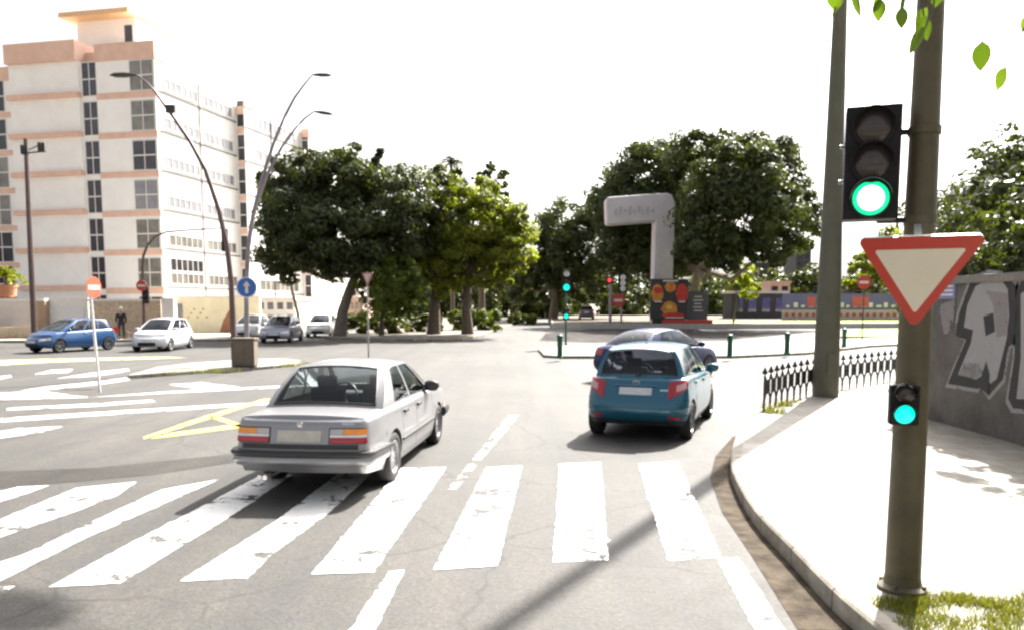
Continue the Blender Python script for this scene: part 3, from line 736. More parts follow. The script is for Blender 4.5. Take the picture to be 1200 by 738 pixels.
window(1.0, 5.5, 18.55 - 3.1 * 5 + 1.62, 18.55 - 3.1 * 5 + 2.7, 's', .0, 6, 1, PANE_D)
roof = MB()
roof.b2((-13.4, 1, 20.9), (-.2, D2 - 1, 21.5)); roof.build('roof', RENDER_W, bt)
ph = MB(); ph.b2((-10.6, 4.5, 21.5), (-4.9, 12, 26.2)); ph.build('penthouse', RENDER_W, bt)
sl = MB(); sl.b2((-11.3, 3.2, 26.2), (-4.6, 10.5, 26.6)); sl.b2((-11.2, 3.4, 23.1), (-4.7, 10, 23.5)); sl.build('roof_slab', ORANGE_S, bt)
dr = MB(); dr.b2((-5.9, 4.43, 23.52), (-5.2, 4.5, 25.6)); dr.build('door', PANE_D, bt)

# ------------------------------------------------------------------ street walls in front of the block
STONE = pbr('stone_wall', (.50, .40, .29), .9, var=.35, scale=5, bump=.6, bscale=9)
GREYR = pbr('grey_render', (.62, .57, .52), .9, var=.12, scale=1)
YELR = pbr('yellow_render', (.82, .76, .55), .9, var=.1, scale=1)
PALE = pbr('pale_render', (.72, .70, .66), .9, var=.08)
def upright_wall(name, label, px0, px1, D, ytop, mat, th=.35, cap=None, cat='wall', y0=None):
    a = pw(px0, ytop, D); b = pw(px1, ytop, D)
    t = thing(name, label, cat, ((a.x + b.x) / 2, D, .15))
    h = a.z - .15; L_ = b.x - a.x
    m = MB(); m.b2((-L_ / 2, 0, -.1), (L_ / 2, th, h)); m.build('wall', mat, t)
    if cap: c = MB(); c.b2((-L_ / 2 - .03, -.06, h), (L_ / 2 + .03, th + .06, h + .14)); c.build('coping', cap, t)
    return t, h, L_
upright_wall('garden_wall', 'low rough stone wall at the left edge behind the blue hatchback', -60, 38, 46.4, 383, STONE)
upright_wall('garden_wall', 'tall grey rendered wall with a pale coping at the left edge', -70, 36, 48.0, 353, GREYR, .4, PALE)
t_, h_, L_ = upright_wall('gate_pillar', 'brown pillar beside the tall lamp post with flood lights', 41, 52, 47.4, 353, pbr('brown_pillar', (.34, .24, .16), .9), .6, PALE, 'pillar')
t_, h_, L_ = upright_wall('garage_wall', 'white wall with a wide pale shutter behind the blue hatchback', 53, 103, 47.9, 352, PALE, .3, PALE)
m = MB()
for k in range(14): m.b2((-L_ / 2 + .25, -.05, .05 + k * .125), (L_ / 2 - .25, -.02 - .012 * (k % 2), .05 + (k + 1) * .125 - .004))
m.build('shutter', pbr('shutter_white', (.68, .67, .66), .5, var=.05), t_)
upright_wall('garden_wall', 'beige stone wall with a white coping behind the person', 104, 188, 47.6, 353, STONE, .4, PALE)
upright_wall('gate_pillar', 'white rendered pillar at the right end of the beige stone wall', 189, 203, 47.3, 352, PALE, .5, PALE, 'pillar')
t_, h_, L_ = upright_wall('street_wall', 'yellow rendered street wall with a dark door behind the white hatchback', 204, 304, 56.5, 349, YELR, .4, PALE)
m = MB(); m.b2((-L_ / 2 + .1, -.06, 0), (-L_ / 2 + .55, -.003, 2.0)); m.build('door', PANE_D, t_)
m = MB(); m.prism([(0, 0), (1.15, 0), (1.15, 1.75), (.75, 1.6), (.3, .9)], .05, T(L_ / 2 - 2.9, -.004, .0) @ FACE_CAM); m.build('arch_panel', pbr('rust_panel', (.36, .17, .10), .8), t_)
m = MB()
for i in range(7): m.b2((-L_/2 + .9 + .22 * i, -.03, 1.0 + .28 * (i % 3)), (-L_/2 + 1.03 + .22 * i, -.003, 1.12 + .28 * (i % 3)))
m.build('wall_decoration', pbr('faded_red', (.55, .32, .16), .8), t_)

# ------------------------------------------------------------------ right: graffiti wall
CONC = pbr('old_concrete', (.125, .112, .10), .9, var=.35, scale=1.6, bump=.5, bscale=14)
gw = thing('graffiti_wall', 'grey concrete wall on the right with huge black outlined graffiti letters', 'wall', (7.25, 3.0, .15))
m = MB(); m.b2((0, -9, -.1), (.3, 11.55, 2.32)); m.build('wall', CONC, gw, bevel=.02)
m = MB(); m.b2((-.05, -9, 2.32), (.36, 11.6, 2.45)); m.build('coping', pbr('coping_concrete', (.21, .19, .17), .9, var=.3, scale=2, bump=.4), gw, bevel=.015)
GB = paint_mat('spray_black', (.022, .020, .024), .36); GF = paint_mat('spray_silver', (.34, .325, .325), .42); GP = paint_mat('spray_mauve', (.24, .215, .22), .52); GW = paint_mat('spray_white', (.30, .285, .28), .52)
def wall_pt(px, py):
    """sight line met with the wall face x = 7.25, in the wall's own y, z"""
    d = ray(px, py); t = 7.25 / d.x
    return (d.y * t - 3.0, CAMH + d.z * t - .15)
def gz(x, y): return (1080 + x / 2.95, 290 + y / 2.952)          # reading off an enlargement
def spray(name, polys, mat, off):
    m = MB()
    for p in polys:
        q = [wall_pt(*gz(*a)) for a in p]
        m.sheet([(-off, y, z) for y, z in q])
    m.build(name, mat, gw)
A_out = [(172, 112), (230, 92), (290, 98), (325, 130), (330, 240), (318, 330), (300, 345), (282, 455), (232, 512), (205, 470), (198, 488), (92, 470), (120, 400), (155, 318), (118, 305), (130, 230)]
A_fill = [(188, 135), (232, 110), (280, 116), (300, 145), (305, 235), (296, 315), (262, 452), (240, 470), (218, 438), (190, 455), (128, 436), (172, 330), (180, 285), (148, 275), (160, 200)]
I_out = [(330, 150), (345, 118), (420, 105), (480, 120), (475, 300), (470, 520), (400, 560), (318, 555), (300, 520), (322, 380)]
I_fill = [(345, 160), (400, 128), (455, 140), (450, 300), (446, 495), (390, 525), (330, 522), (345, 380)]
N_out = [(500, 110), (620, 90), (700, 130), (720, 330), (690, 560), (600, 590), (500, 560)]
N_fill = [(525, 140), (620, 118), (675, 150), (690, 330), (665, 530), (600, 555), (530, 530)]
halo = [[(cx + (x - cx) * 1.09, cy + (y - cy) * 1.07) for x, y in P] for P, cx, cy in ((A_out, 215, 300), (I_out, 400, 330))]
spray('graffiti_halo', halo, GW, .003); spray('graffiti_outline', [A_out, I_out, N_out], GB, .006); spray('graffiti_fill', [A_fill, I_fill, N_fill], GF, .009)
spray('graffiti_hole', [[(216, 238), (250, 226), (256, 290), (224, 306)], [(200, 480), (212, 432), (226, 392), (238, 440), (232, 508)]], GB, .012)
spray('graffiti_shade', [[(225, 150), (300, 160), (300, 300), (262, 310), (250, 200)], [(130, 440), (150, 395), (200, 400), (215, 430), (190, 452)], [(60, 200), (118, 180), (112, 290), (80, 300)]], GP, .0105)
m = MB(); y0, z1 = wall_pt(*gz(64, 122)); y1, z0 = wall_pt(*gz(118, 178)); m.b2((-.02, min(y0, y1), min(z0, z1)), (-.003, max(y0, y1), max(z0, z1)))
pn = m.build('notice', pbr('notice_blue', (.22, .22, .40), .6), gw)
m = MB(); a, b_ = sorted((y0, y1)); c, d_ = sorted((z0, z1))
for f in (.2, .45, .7): m.b2((-.023, lerp(a, b_, .12), lerp(c, d_, f)), (-.0205, lerp(a, b_, .86), lerp(c, d_, f + .1)))
m.build('notice_line', W_FRAME, pn)

# ------------------------------------------------------------------ right background
h = thing('hoarding', 'long purple advertising hoarding with white and red lettering far behind the railing', 'hoarding', (pw(985, 360, 84).x, 84, .45))
PUR = pbr('hoarding_purple', (.13, .12, .36), .6, var=.15, scale=.5)
m = MB(); z1 = pw(985, 344, 84).z - .45; z0 = pw(985, 363, 84).z - .45; m.b2((-6.2, 0, z0), (7.4, .12, z1)); m.build('panel', PUR, h)
m = MB(); m.b2((-6.2, .01, 0), (7.4, .1, z0 - .003)); m.build('plinth_panel', pbr('hoarding_pale', (.55, .48, .46), .7, var=.2), h)
m = MB(); rr = random.Random(3)
for i in range(16):
    x = -5.8 + i * .8; s = rr.uniform(.25, .6); m.b2((x, -.03, z0 + .25), (x + s, -.003, z0 + .5 + .25 * (i % 2)))
m.build('lettering', W_FRAME, h)
m = MB()
for x in (-3.6, 1.2, 2.1): m.b2((x, -.035, z0 + .3), (x + .9, -.032, z1 - .35))
for i in range(18): m.b2((-5.9 + .72 * i, -.03, .35), (-5.55 + .72 * i, .006, .75))
m.build('red_block', pbr('hoarding_red', (.5, .10, .12), .6), h)
def block(name, label, px0, px1, y0, y1, D, mat, dep=8., cat='building', wins=(3, 4), wm=PANE_D, z=.0):
    a = pw(px0, y0, D); b = pw(px1, y0, D); w_ = b.x - a.x; hh = a.z - z
    t = thing(name, label, cat, ((a.x + b.x) / 2, D, z)); m = MB(); m.b2((-w_/2, 0, -.1), (w_/2, dep, hh)); m.build('wall', mat, t)
    m = MB(); m.b2((-w_/2 - .15, -.15, hh), (w_/2 + .15, dep + .15, hh + .3)); m.build('roof', SALMON if mat is SALMON else GREYR, t)
    for i in range(wins[0]):
        for j in range(wins[1]):
            m = MB(); cx = -w_/2 + w_ * (i + .5) / wins[0]; cz = hh * (j + .55) / wins[1]; ww = w_ / wins[0] * .3; wh = hh / wins[1] * .28
            m.b2((cx - ww, -.05, cz - wh), (cx + ww, -.004, cz + wh)); m.build('window', wm, t)
    return t
block('tower_building', 'brown grey tower block far behind the huge laurel tree', 885, 908, 308, 372, 150, pbr('brown_grey_render', (.08, .07, .062), .9), wins=(3, 7))
block('house', 'salmon house with pale windows left of the hoarding', 902, 926, 332, 372, 112, SALMON, wins=(2, 2))
block('kiosk', 'long dark grey hut on the roundabout behind the sapling', 858, 922, 344, 372, 92, pbr('dark_hut', (.05, .05, .05), .8), 4, 'hut', (4, 1), z=.45)
block('tower_building', 'dark narrow tower block right beside the thick lamp column', 934, 951, 288, 372, 170, pbr('slate_render', (.06, .063, .066), .9), wins=(2, 9))
for k, (px0, px1, y0, D, mt, lab) in enumerate([(300, 345, 352, 74, PALE, 'white building with dark openings behind the parked cars'), (340, 420, 330, 96, GREYR, 'pale grey building seen under the crown of the leaning laurel tree'),
        (405, 425, 352, 78, SALMON, 'salmon hut behind the trimmed hedge')]):
    block('park_building', lab, px0, px1, y0, 370, D, mt, 6, 'building', (4, 2), z=.16)
# the bent column and the advertising pillars
CB = pbr('painted_concrete', (.58, .545, .57), .75, var=.10, scale=.8, bump=.25, bscale=8)
D = 72.2; c0 = pw(773, 377, D)
t = thing('bent_column', 'giant pale column bent over to the left like an upside down letter L', 'monument', (c0.x, D, .45))
s = D / FPX; zz = lambda y: pw(773, y, D).z - .45
Lc = [(-11 * s, -.4), (11 * s, -.4), (13 * s, zz(240)), (9 * s, zz(230)), (3 * s, zz(228)), (-64 * s, zz(233)), (-66 * s, zz(236)), (-65 * s, zz(263)), (-62 * s, zz(265)), (-10 * s, zz(261))]
m = MB(); m.prism(Lc, 1.7, T(0, .6, 0) @ FACE_CAM); m.build('shaft', CB, t, bevel=.16)
m = MB(); rr = random.Random(5)
for i in range(9):
    x = -56 * s + i * 5.2 * s; w_ = rr.uniform(1.6, 3.8) * s; m.b2((x, -1.14, zz(254 - (i % 3) * 1.5)), (x + w_, -1.101, zz(247 - (i % 2) * 3)))
m.build('relief', pbr('relief_grey', (.44, .41, .44), .8), t)
POST = pbr('poster_black', (.03, .026, .028), .4); PO = pbr('poster_orange', (.75, .16, .03), .45, var=.35, scale=2.2, col2=(.85, .42, .05)); PR = pbr('poster_red', (.62, .04, .025), .45, var=.3, scale=2)
def pillar(label, px0, px1, y0, y1, D, back):
    a = pw(px0, y0, D); b = pw(px1, y1, D)
    t = thing('advert_pillar', label, 'advertising pillar', ((a.x + b.x) / 2, D, .45))
    W_ = b.x - a.x; z0, z1 = max(.3, b.z - .45), a.z - .45
    m = MB(); m.b2((-W_/2, 0, z0), (W_/2, .5, z1)); m.build('panel', back, t, bevel=.03)
    m = MB(); m.b2((-W_/2 + .2, .1, -.05), (W_/2 - .2, .4, z0)); m.build('plinth', METAL_D, t)
    return t, W_, z0, z1
t, W_, z0, z1 = pillar('dark advertising pillar with orange and red fruit poster under the bent column', 763, 806, 327, 374, 68.9, POST)
H_ = z1 - z0
def blob(m, cx, cz, rx, rz, n=14, off=.006):
    m.sheet([(W_ * cx + W_ * rx * math.cos(2*PI*k/n) * (1 + .12 * math.sin(3 * k)), -off, z0 + H_ * (cz + rz * math.sin(2*PI*k/n))) for k in range(n)])
m = MB(); blob(m, -.33, .64, .16, .23); blob(m, .02, .8, .15, .13); blob(m, .0, .25, .21, .2); m.build('poster_fruit', PO, t)
m = MB(); blob(m, .33, .64, .16, .24); blob(m, -.3, .72, .12, .08, off=.009); blob(m, .1, .10, .3, .07, off=.009); m.build('poster_fruit', PR, t)
m = MB(); blob(m, 0, .3, .09, .06, off=.012); m.build('poster_fruit', pbr('poster_yellow', (.85, .55, .08), .45), t)
m = MB(); m.b2((-W_*.18, -.02, z0 + H_*.93), (W_*.22, -.006, z0 + H_*.97)); m.b2((-W_*.4, -.012, z0 + H_*.42), (-W_*.2, -.004, z0 + H_*.45)); m.b2((W_*.25, -.012, z0 + H_*.42), (W_*.42, -.004, z0 + H_*.45)); m.b2((-W_*.1, -.018, z0 + H_*.03), (W_*.4, -.014, z0 + H_*.055)); m.build('poster_text', W_FRAME, t)
t, W_, z0, z1 = pillar('slate grey information panel with rows of white text beside the fruit poster', 807, 829, 341, 375, 69.6, pbr('panel_slate', (.09, .10, .115), .5))
H_ = z1 - z0; m = MB()
for i in range(5): m.b2((-W_*(.2 + .06 * (i % 2)), -.012, z0 + H_*(.3 + .12*i)), (W_*(.25 - .05 * (i % 3)), -.004, z0 + H_*(.335 + .12*i)))
m.build('panel_text', W_FRAME, t)
m = MB(); a = pw(806, 376, 68.3); m.b2((-2.2, 0, 0), (2.2, .3, .35)); o = m.build('low_red_barrier', pbr('red_barrier', (.55, .07, .05), .5), None, loc=(a.x, 68.9 - .5, .45)); tag(o, 'low red barrier at the foot of the fruit poster', 'barrier')
# ------------------------------------------------------------------ street furniture
POLE = pbr('olive_steel', (.095, .080, .045), .55, .25, var=.3, scale=2.5, bump=.08)
POLE2 = pbr('grey_olive_steel', (.11, .105, .075), .55, .25, var=.15, scale=2)
GALV = pbr('galvanised', (.38, .38, .38), .45, .5, var=.1)
WPOST = pbr('white_post', (.68, .66, .64), .5, var=.06)
BROWNP = pbr('lamp_brown', (.13, .085, .08), .5, .3, var=.2)
LILACP = pbr('lamp_lilac_grey', (.26, .235, .26), .5, .3, var=.2)
BLK = pbr('signal_black', (.013, .011, .012), .6, var=.3, spec=.25)
BLK2 = pbr('lens_dark', (.05, .038, .032), .2, var=.2)
SRED = pbr('sign_red', (.46, .045, .03), .4, var=.08); SWHITE = pbr('sign_white', (.66, .61, .50), .4, var=.05); SBLUE = pbr('sign_blue', (.03, .12, .42), .4, var=.06)
SRED_F = pbr('sign_red_faded', (.55, .10, .05), .45, var=.12); SBACK = pbr('sign_back', (.35, .35, .35), .5, .4)
GREEN_ON = pbr('green_lens_lit', (.05, .5, .3), .3, emit=(.0, .33, .11), estr=1.0); GREEN_HOT = pbr('green_lens_core', (.4, .9, .7), .3, emit=(.55, 1, .85), estr=4.)
GREEN_T = pbr('turquoise_lens_lit', (.02, .5, .4), .3, emit=(.0, .5, .34), estr=.7)
RED_ON = pbr('red_lens_lit', (.6, .03, .03), .3, emit=(1, .05, .06), estr=.55); WHT_ON = pbr('pale_lens', (.7, .68, .66), .3)
GRNPAINT = pbr('bollard_green', (.012, .105, .06), .4, var=.15)

def signal_head(parent, D0, w, h, lenses, rl, lit, name='signal_head', visor=True, dep=.2, rings=True, rz=0., vl=1.5):
    """signal housing whose face looks to local -y; D0 = centre of the face; lenses = list of heights; lit = {index: material}"""
    z0 = D0[2]
    m = MB(); m.b2((-w/2, 0, -h/2), (w/2, dep, h/2)); m.b2((-w*.36, dep, -h*.46), (w*.36, dep * 1.35, h*.46))
    hd = m.build(name, BLK, parent, bevel=.012, loc=D0, rz=rz)
    for i, lz in enumerate(lenses):
        M = T(0, 0, lz - z0) @ FACE_CAM
        if rings:
            m = MB(); m.lathe([(rl * 1.0, .004), (rl * 1.15, .004), (rl * 1.15, .022), (rl * 1.0, .022)], 24, M, caps=False); m.build('lens_ring', BLK, hd, smooth=30)
        m = MB(); m.lathe([(rl, .002), (rl, .008), (rl * .8, .02), (rl * .45, .029), (.001, .032)], 24, M); m.build('lens', lit.get(i, BLK2), hd, smooth=50)
        if visor:
            rows = []
            for dz, k_ in ((.004, 1.17), (rl * vl, 1.12)):
                span = R(205) if dz < .01 else R(150)
                rows.append([M @ Vector((rl * k_ * math.sin(a), rl * k_ * math.cos(a), dz)) for a in np.linspace(-span / 2, span / 2, 17)])
            m = MB(); m.grid(rows); v = m.build('visor', BLK, hd, smooth=60); so_ = v.modifiers.new('t', 'SOLIDIFY'); so_.thickness = .004
    return hd

def sign_plate(name, label, cat, loc, rz, tilt, poly_out, poly_in, m_out, m_in, extra=None, group=None, th=.012):
    """plate standing in local xz, its face to local -y"""
    t = thing(name, label, cat, loc, rz, group); t.rotation_euler = (tilt, 0, rz)
    m = MB(); m.prism(poly_out, th, T(0, th, 0) @ FACE_CAM, 0); m.build('sign_back', [SBACK], t)
    m = MB(); m.prism(poly_out, .002, T(0, -.0005, 0) @ FACE_CAM); m.build('sign_border', m_out, t)
    if poly_in: m = MB(); m.prism(poly_in, .0015, T(0, -.003, 0) @ FACE_CAM); m.build('sign_field', m_in, t)
    if extra:
        for nm, poly, mt in extra: m = MB(); m.prism(poly, .002, T(0, -.005, 0) @ FACE_CAM); m.build(nm, mt, t)
    return t
def circ(r, n=32): return [(r * math.cos(2*PI*k/n), r * math.sin(2*PI*k/n)) for k in range(n)]
def rect(w, h): return [(-w/2, -h/2), (w/2, -h/2), (w/2, h/2), (-w/2, h/2)]
def tri_down(w, h, r):
    """rounded triangle, point down, centred on its top edge"""
    P = [(w/2, 0), (-w/2, 0), (0, -h)]; out = []
    for i, p in enumerate(P):
        a = Vector(P[i-1]) - Vector(p); b = Vector(P[(i+1) % 3]) - Vector(p); a.normalize(); b.normalize()
        ang = a.angle(b); d = r / math.tan(ang / 2); c = Vector(p) + (a + b).normalized() * r / math.sin(ang / 2)
        s, e = Vector(p) + a * d - c, Vector(p) + b * d - c
        a0 = math.atan2(s.y, s.x); a1 = math.atan2(e.y, e.x); da = (a1 - a0 + PI) % (2*PI) - PI
        for k in range(6): out.append((c.x + r * math.cos(a0 + da*k/5), c.y + r * math.sin(a0 + da*k/5)))
    return out

# -- the near signal pole
pb = gp(1057, 690, .15); D = pb.y
t = thing('traffic_light', 'tall olive steel pole carrying a large lit green signal and a small green repeater', 'traffic light', pb)
m = MB(); n_ = 10; prof = [(.118, 0), (.115, .4), (.106, 1.5), (.098, 2.6), (.083, 4.2), (.066, 6.6)]
m.lathe(prof, 16); m.build('pole', POLE, t, smooth=40)
m = MB(); m.lathe([(.165, 0), (.165, .03), (.125, .05), (.119, .1)], 20)
for k in range(4):
    a = PI/4 + k*PI/2; m.lathe([(.017, .03), (.017, .055), (.008, .06)], 6, T(.142*math.cos(a), .142*math.sin(a), 0))
m.build('base_plate', POLE, t, smooth=30)
a = pw(990, 125, D - .05); b_ = pw(1046, 258, D - .05); cx = (a.x + b_.x)/2 - pb.x; cz = (a.z + b_.z)/2 - pb.z; w_, h_ = (b_.x - a.x) * .97, a.z - b_.z
lz = [pw(1016, y, D - .05).z - pb.z for y in (152, 193, 234)]
hd = signal_head(t, (cx, -.10, cz), w_, h_, lz, .112, {2: GREEN_ON}, rz=R(-21), vl=.75)
m = MB(); m.lathe([(.080, .0), (.074, .010), (.045, .018), (.001, .022)], 24, T(0, -.022, lz[2] - cz) @ FACE_CAM); m.build('lit_core', GREEN_HOT, hd, smooth=50)
for z in (cz - .36, cz + .22):
    m = MB(); m.tube([(cx + .12, .06, z), (0, .0, z)], .022, 8); br_ = m.build('bracket', BLK, t)
    m = MB(); m.lathe([(.104, z - .025), (.104, z + .025)], 20); m.build('strap', POLE, br_, smooth=40)
for z in (.12, -.11): m = MB(); m.tube([(-w_/2, .06, z), (-w_/2 - .03, .06, z)], .014, 8); m.build('hinge', GALV, hd)
a = pw(1042, 450, D - .15); b_ = pw(1072, 497, D - .15)
rcx, rcz = (a.x + b_.x)/2 - pb.x, (a.z + b_.z)/2 - pb.z
rh = signal_head(t, (rcx, -.19, rcz), b_.x - a.x, a.z - b_.z, [rcz + .075, rcz - .06], .062, {1: GREEN_T}, 'repeater_signal', True, .085, False, R(-16), 1.0)
# yield sign strapped to that pole, leaning forward
W_ = .735; Hs = .65
c = pw(1079, 277, D - .46)
ys = sign_plate('yield_sign', 'large red bordered yield triangle strapped to the olive signal pole', 'road sign', c, R(-24), R(30), tri_down(W_, Hs, .035), [(p[0], p[1] - .085) for p in tri_down(W_ * .70, Hs * .69, .012)], SRED, SWHITE, th=.022)
ys.rotation_euler = (R(27), R(0), R(-24))
m = MB(); m.b2((-.03, .024, -.42), (.03, .05, -.05)); m.b2((-.02, .03, -.3), (.02, .22, -.26)); m.b2((-.02, .03, -.12), (.02, .40, -.08)); m.build('clamp', GALV, ys)

# -- the thick lamp column at the corner, with its long arm out over the road
lb = gp(967, 464, .15)
t = thing('street_lamp', 'thick tapering grey lamp column at the kerb corner beside the black railing', 'street lamp', lb)
m = MB(); m.lathe([(.275, 0), (.268, .6), (.235, 2.5), (.19, 5), (.135, 8.6), (.085, 14.3), (.06, 14.5)], 20); m.build('column', POLE2, t, smooth=40)
m = MB(); m.tube([(0, 0, 14.0), (-1.0, .56, 14.5), (-2.25, 1.26, 14.55)], [.045, .035, .03], 8); m.build('arm', POLE2, t, smooth=40)
m = MB()
m.lathe([(.04, -.75), (.2, -.6), (.3, -.1), (.28, .4), (.12, .62)], 12, T(-2.8, 1.57, 14.55) @ Matrix.Rotation(R(-29.2), 4, 'Z') @ Matrix.Rotation(R(90), 4, 'Y') @ Matrix.Diagonal((.4, 1, 1, 1))); m.build('lamp_head', GALV, t, smooth=40)
m = MB(); m.b2((-.09, -.30, .5), (.09, -.245, .95)); m.build('service_door', POLE2, t, bevel=.006)

# -- black ornamental railing round the corner
FEN = pbr('railing_black', (.022, .020, .024), .45, .3, var=.2)
fp = [Vector((q.x, q.y)) for q in (gp(895, 481, .15), gp(920, 471.5, .15), gp(948, 463.5, .15), gp(984, 456.5, .15), gp(1050, 445.5, .15), gp(1110, 436, .15))]
def along(P, s):
    for a, b in zip(P, P[1:]):
        l = (b - a).length
        if s <= l: return a.lerp(b, s / l), (b - a).normalized()
        s -= l
    return P[-1], (P[-1] - P[-2]).normalized()
tot = sum((b - a).length for a, b in zip(fp, fp[1:])); mod = .40
t = thing('railing', 'low black wrought iron railing with arrow tips along the curved kerb', 'railing', (fp[0].x, fp[0].y, .15))
k = int(tot / mod)
scroll = None; bars = MB(); tips = MB(); rails = MB()
def rp(s, off, z):
    p, d = along(fp, max(0, s + off)); return Vector((p.x - fp[0].x, p.y - fp[0].y, z))
for i in range(k + 1):
    s = i * mod
    bars = MB(); bars.tube([rp(s, 0, -.03), rp(s, 0, .22)], .024, 6)
    for sg in (-1, 1):
        bars.tube([rp(s, 0, .2), rp(s, sg * .1, .32), rp(s, sg * .1, .55), rp(s, 0, .66)], .021, 5)
    bars.build('upright', FEN, t); tips = MB(); tips.tube([rp(s, 0, .64), rp(s, 0, .70)], .012, 5)
    tips.tube([rp(s, 0, .69), rp(s, 0, .71), rp(s, 0, .83)], [.02, .062, .006], 6); tips.build('spear_tip', FEN, t)
    if i < k:
        scroll = MB()
        for sg in (-1, 1):
            scroll.tube([rp(s, .2 + sg * .022, .32), rp(s, .2 + sg * .05, .38), rp(s, .2 + sg * .022, .44), rp(s, .2 + sg * .05, .5), rp(s, .2 + sg * .022, .57)], .019, 5)
        for z in (.325, .565): scroll.tube([rp(s, .1, z), rp(s, .3, z)], .019, 5)
        scroll.tube([rp(s, .18, .44), rp(s, .22, .44)], .034, 6); scroll.build('scrollwork', FEN, t)


# -- green bollards on the far island
bol = [(656, 419, 'green bollard standing alone left of the teal hatchback'), (855, 418.5, 'green bollard just right of the dark blue sedan'), (922, 414.5, 'green bollard left of the thick lamp column'), (989, 406, 'green bollard farthest right, seen over the railing')]
b0 = None
for px, py, lab in bol:
    p = gp(px, py, .12)
    if b0 is None:
        b0 = thing('bollard', lab, 'bollard', p, 0, 'green bollards on the far island')
        m = MB(); m.lathe([(.13, 0), (.13, .05), (.105, .08), (.10, .66), (.115, .68), (.115, .72), (.09, .74)], 18); m.build('post', GRNPAINT, b0, smooth=35)
        m = MB(); m.lathe([(.085, .738), (.125, .77), (.13, .81), (.10, .86), (.04, .89), (.002, .895)], 18); m.build('cap', GRNPAINT, b0, smooth=50)
    else: copy_thing(b0, p, label=lab)

# -- arched street lamps and the cabinet on the left island
def px_path(pts, D, base): return [pw(x, y, D) - Vector(base) for x, y in pts]
def lamp_head(m, p, d, s=1.):
    """flat oval luminaire pointing along d"""
    d = Vector(d).normalized(); up = Vector((0, 0, 1)); side = d.cross(up).normalized(); u2 = side.cross(d)
    M = Matrix((side.to_4d(), d.to_4d(), u2.to_4d(), (0, 0, 0, 1))).transposed(); M.col[3] = (p[0], p[1], p[2], 1); M.row[3] = (0, 0, 0, 1)
    M = Matrix.Translation(p) @ Matrix((side, d, u2)).transposed().to_4x4()
    m.lathe([(.05 * s, 0), (.11 * s, .12 * s), (.17 * s, .4 * s), (.15 * s, .72 * s), (.02 * s, .9 * s)], 12, M @ Matrix.Rotation(R(-90), 4, 'X') @ Matrix.Diagonal((1, .45, 1, 1)))
lb = gp(275, 429, .11); D = lb.y
t = thing('street_lamp', 'brown arched street lamp bowing over to the left, beside the brown cabinet', 'street lamp', lb, 0, 'arched street lamps on the left')
path = px_path([(275, 429), (273, 380), (271, 330), (266, 288), (256, 245), (241, 200), (222, 165), (205, 140), (193, 124), (182, 108), (172, 97), (160, 88)], D, lb)
m = MB(); m.tube(path, [.10, .095, .09, .085, .078, .07, .062, .055, .046, .036, .028, .024], 10); m.build('post', BROWNP, t, smooth=40)
m = MB(); lamp_head(m, path[-1], path[-1] - path[-2] + Vector((-.5, 0, -.25)), .95); m.build('lamp_head', METAL_D, t, smooth=40)
m = MB(); m.b2((-.35, -.06, -.12), (-.05, .06, .12)); bx = m.build('clamp', METAL_D, t); bx.location = px_path([(200, 128)], D, lb)[0] + Vector((.2, 0, 0))
lb2 = gp(290, 424.5, .11); D = lb2.y
t = thing('street_lamp', 'lilac grey street lamp with two arched arms, behind the blue arrow sign', 'street lamp', lb2, 0, 'arched street lamps on the left')
p1 = px_path([(290, 424.5), (289, 380), (289, 330), (291, 290), (297, 250), (307, 210), (320, 170), (333, 138), (345, 115), (356, 100), (366, 88)], D, lb2)
m = MB(); m.tube(p1, [.095, .09, .085, .08, .072, .065, .058, .05, .042, .032, .024], 10)
p2 = px_path([(293, 268), (300, 240), (313, 205), (330, 173), (345, 152), (357, 139), (368, 131)], D, lb2)
m.tube(p2, [.07, .065, .058, .05, .042, .032, .024], 10); m.build('post', LILACP, t, smooth=40)
for p in (p1, p2): m = MB(); lamp_head(m, p[-1], p[-1] - p[-2] + Vector((.6, 0, -.35)), .75); m.build('lamp_head', METAL_D, t, smooth=40)
cb = gp(286, 430, .11); t = thing('utility_cabinet', 'squat brown street cabinet between the two arched lamps', 'cabinet', cb)
cab = pbr('cabinet_brown', (.17, .135, .10), .75, var=.12, scale=3)
m = MB(); m.b2((-.34, 0, .05), (.34, .42, .90)); m.build('housing', cab, t, bevel=.015)
m = MB(); m.b2((-.38, -.04, .903), (.38, .46, .95)); m.build('lid', cab, t, bevel=.01)
m = MB(); m.b2((-.30, .03, 0), (.30, .39, .05)); m.build('plinth', METAL_D, t)
m = MB(); m.b2((-.29, -.012, .12), (-.006, -.002, .84)); m.b2((.006, -.012, .12), (.29, -.002, .84)); m.build('door', cab, t)

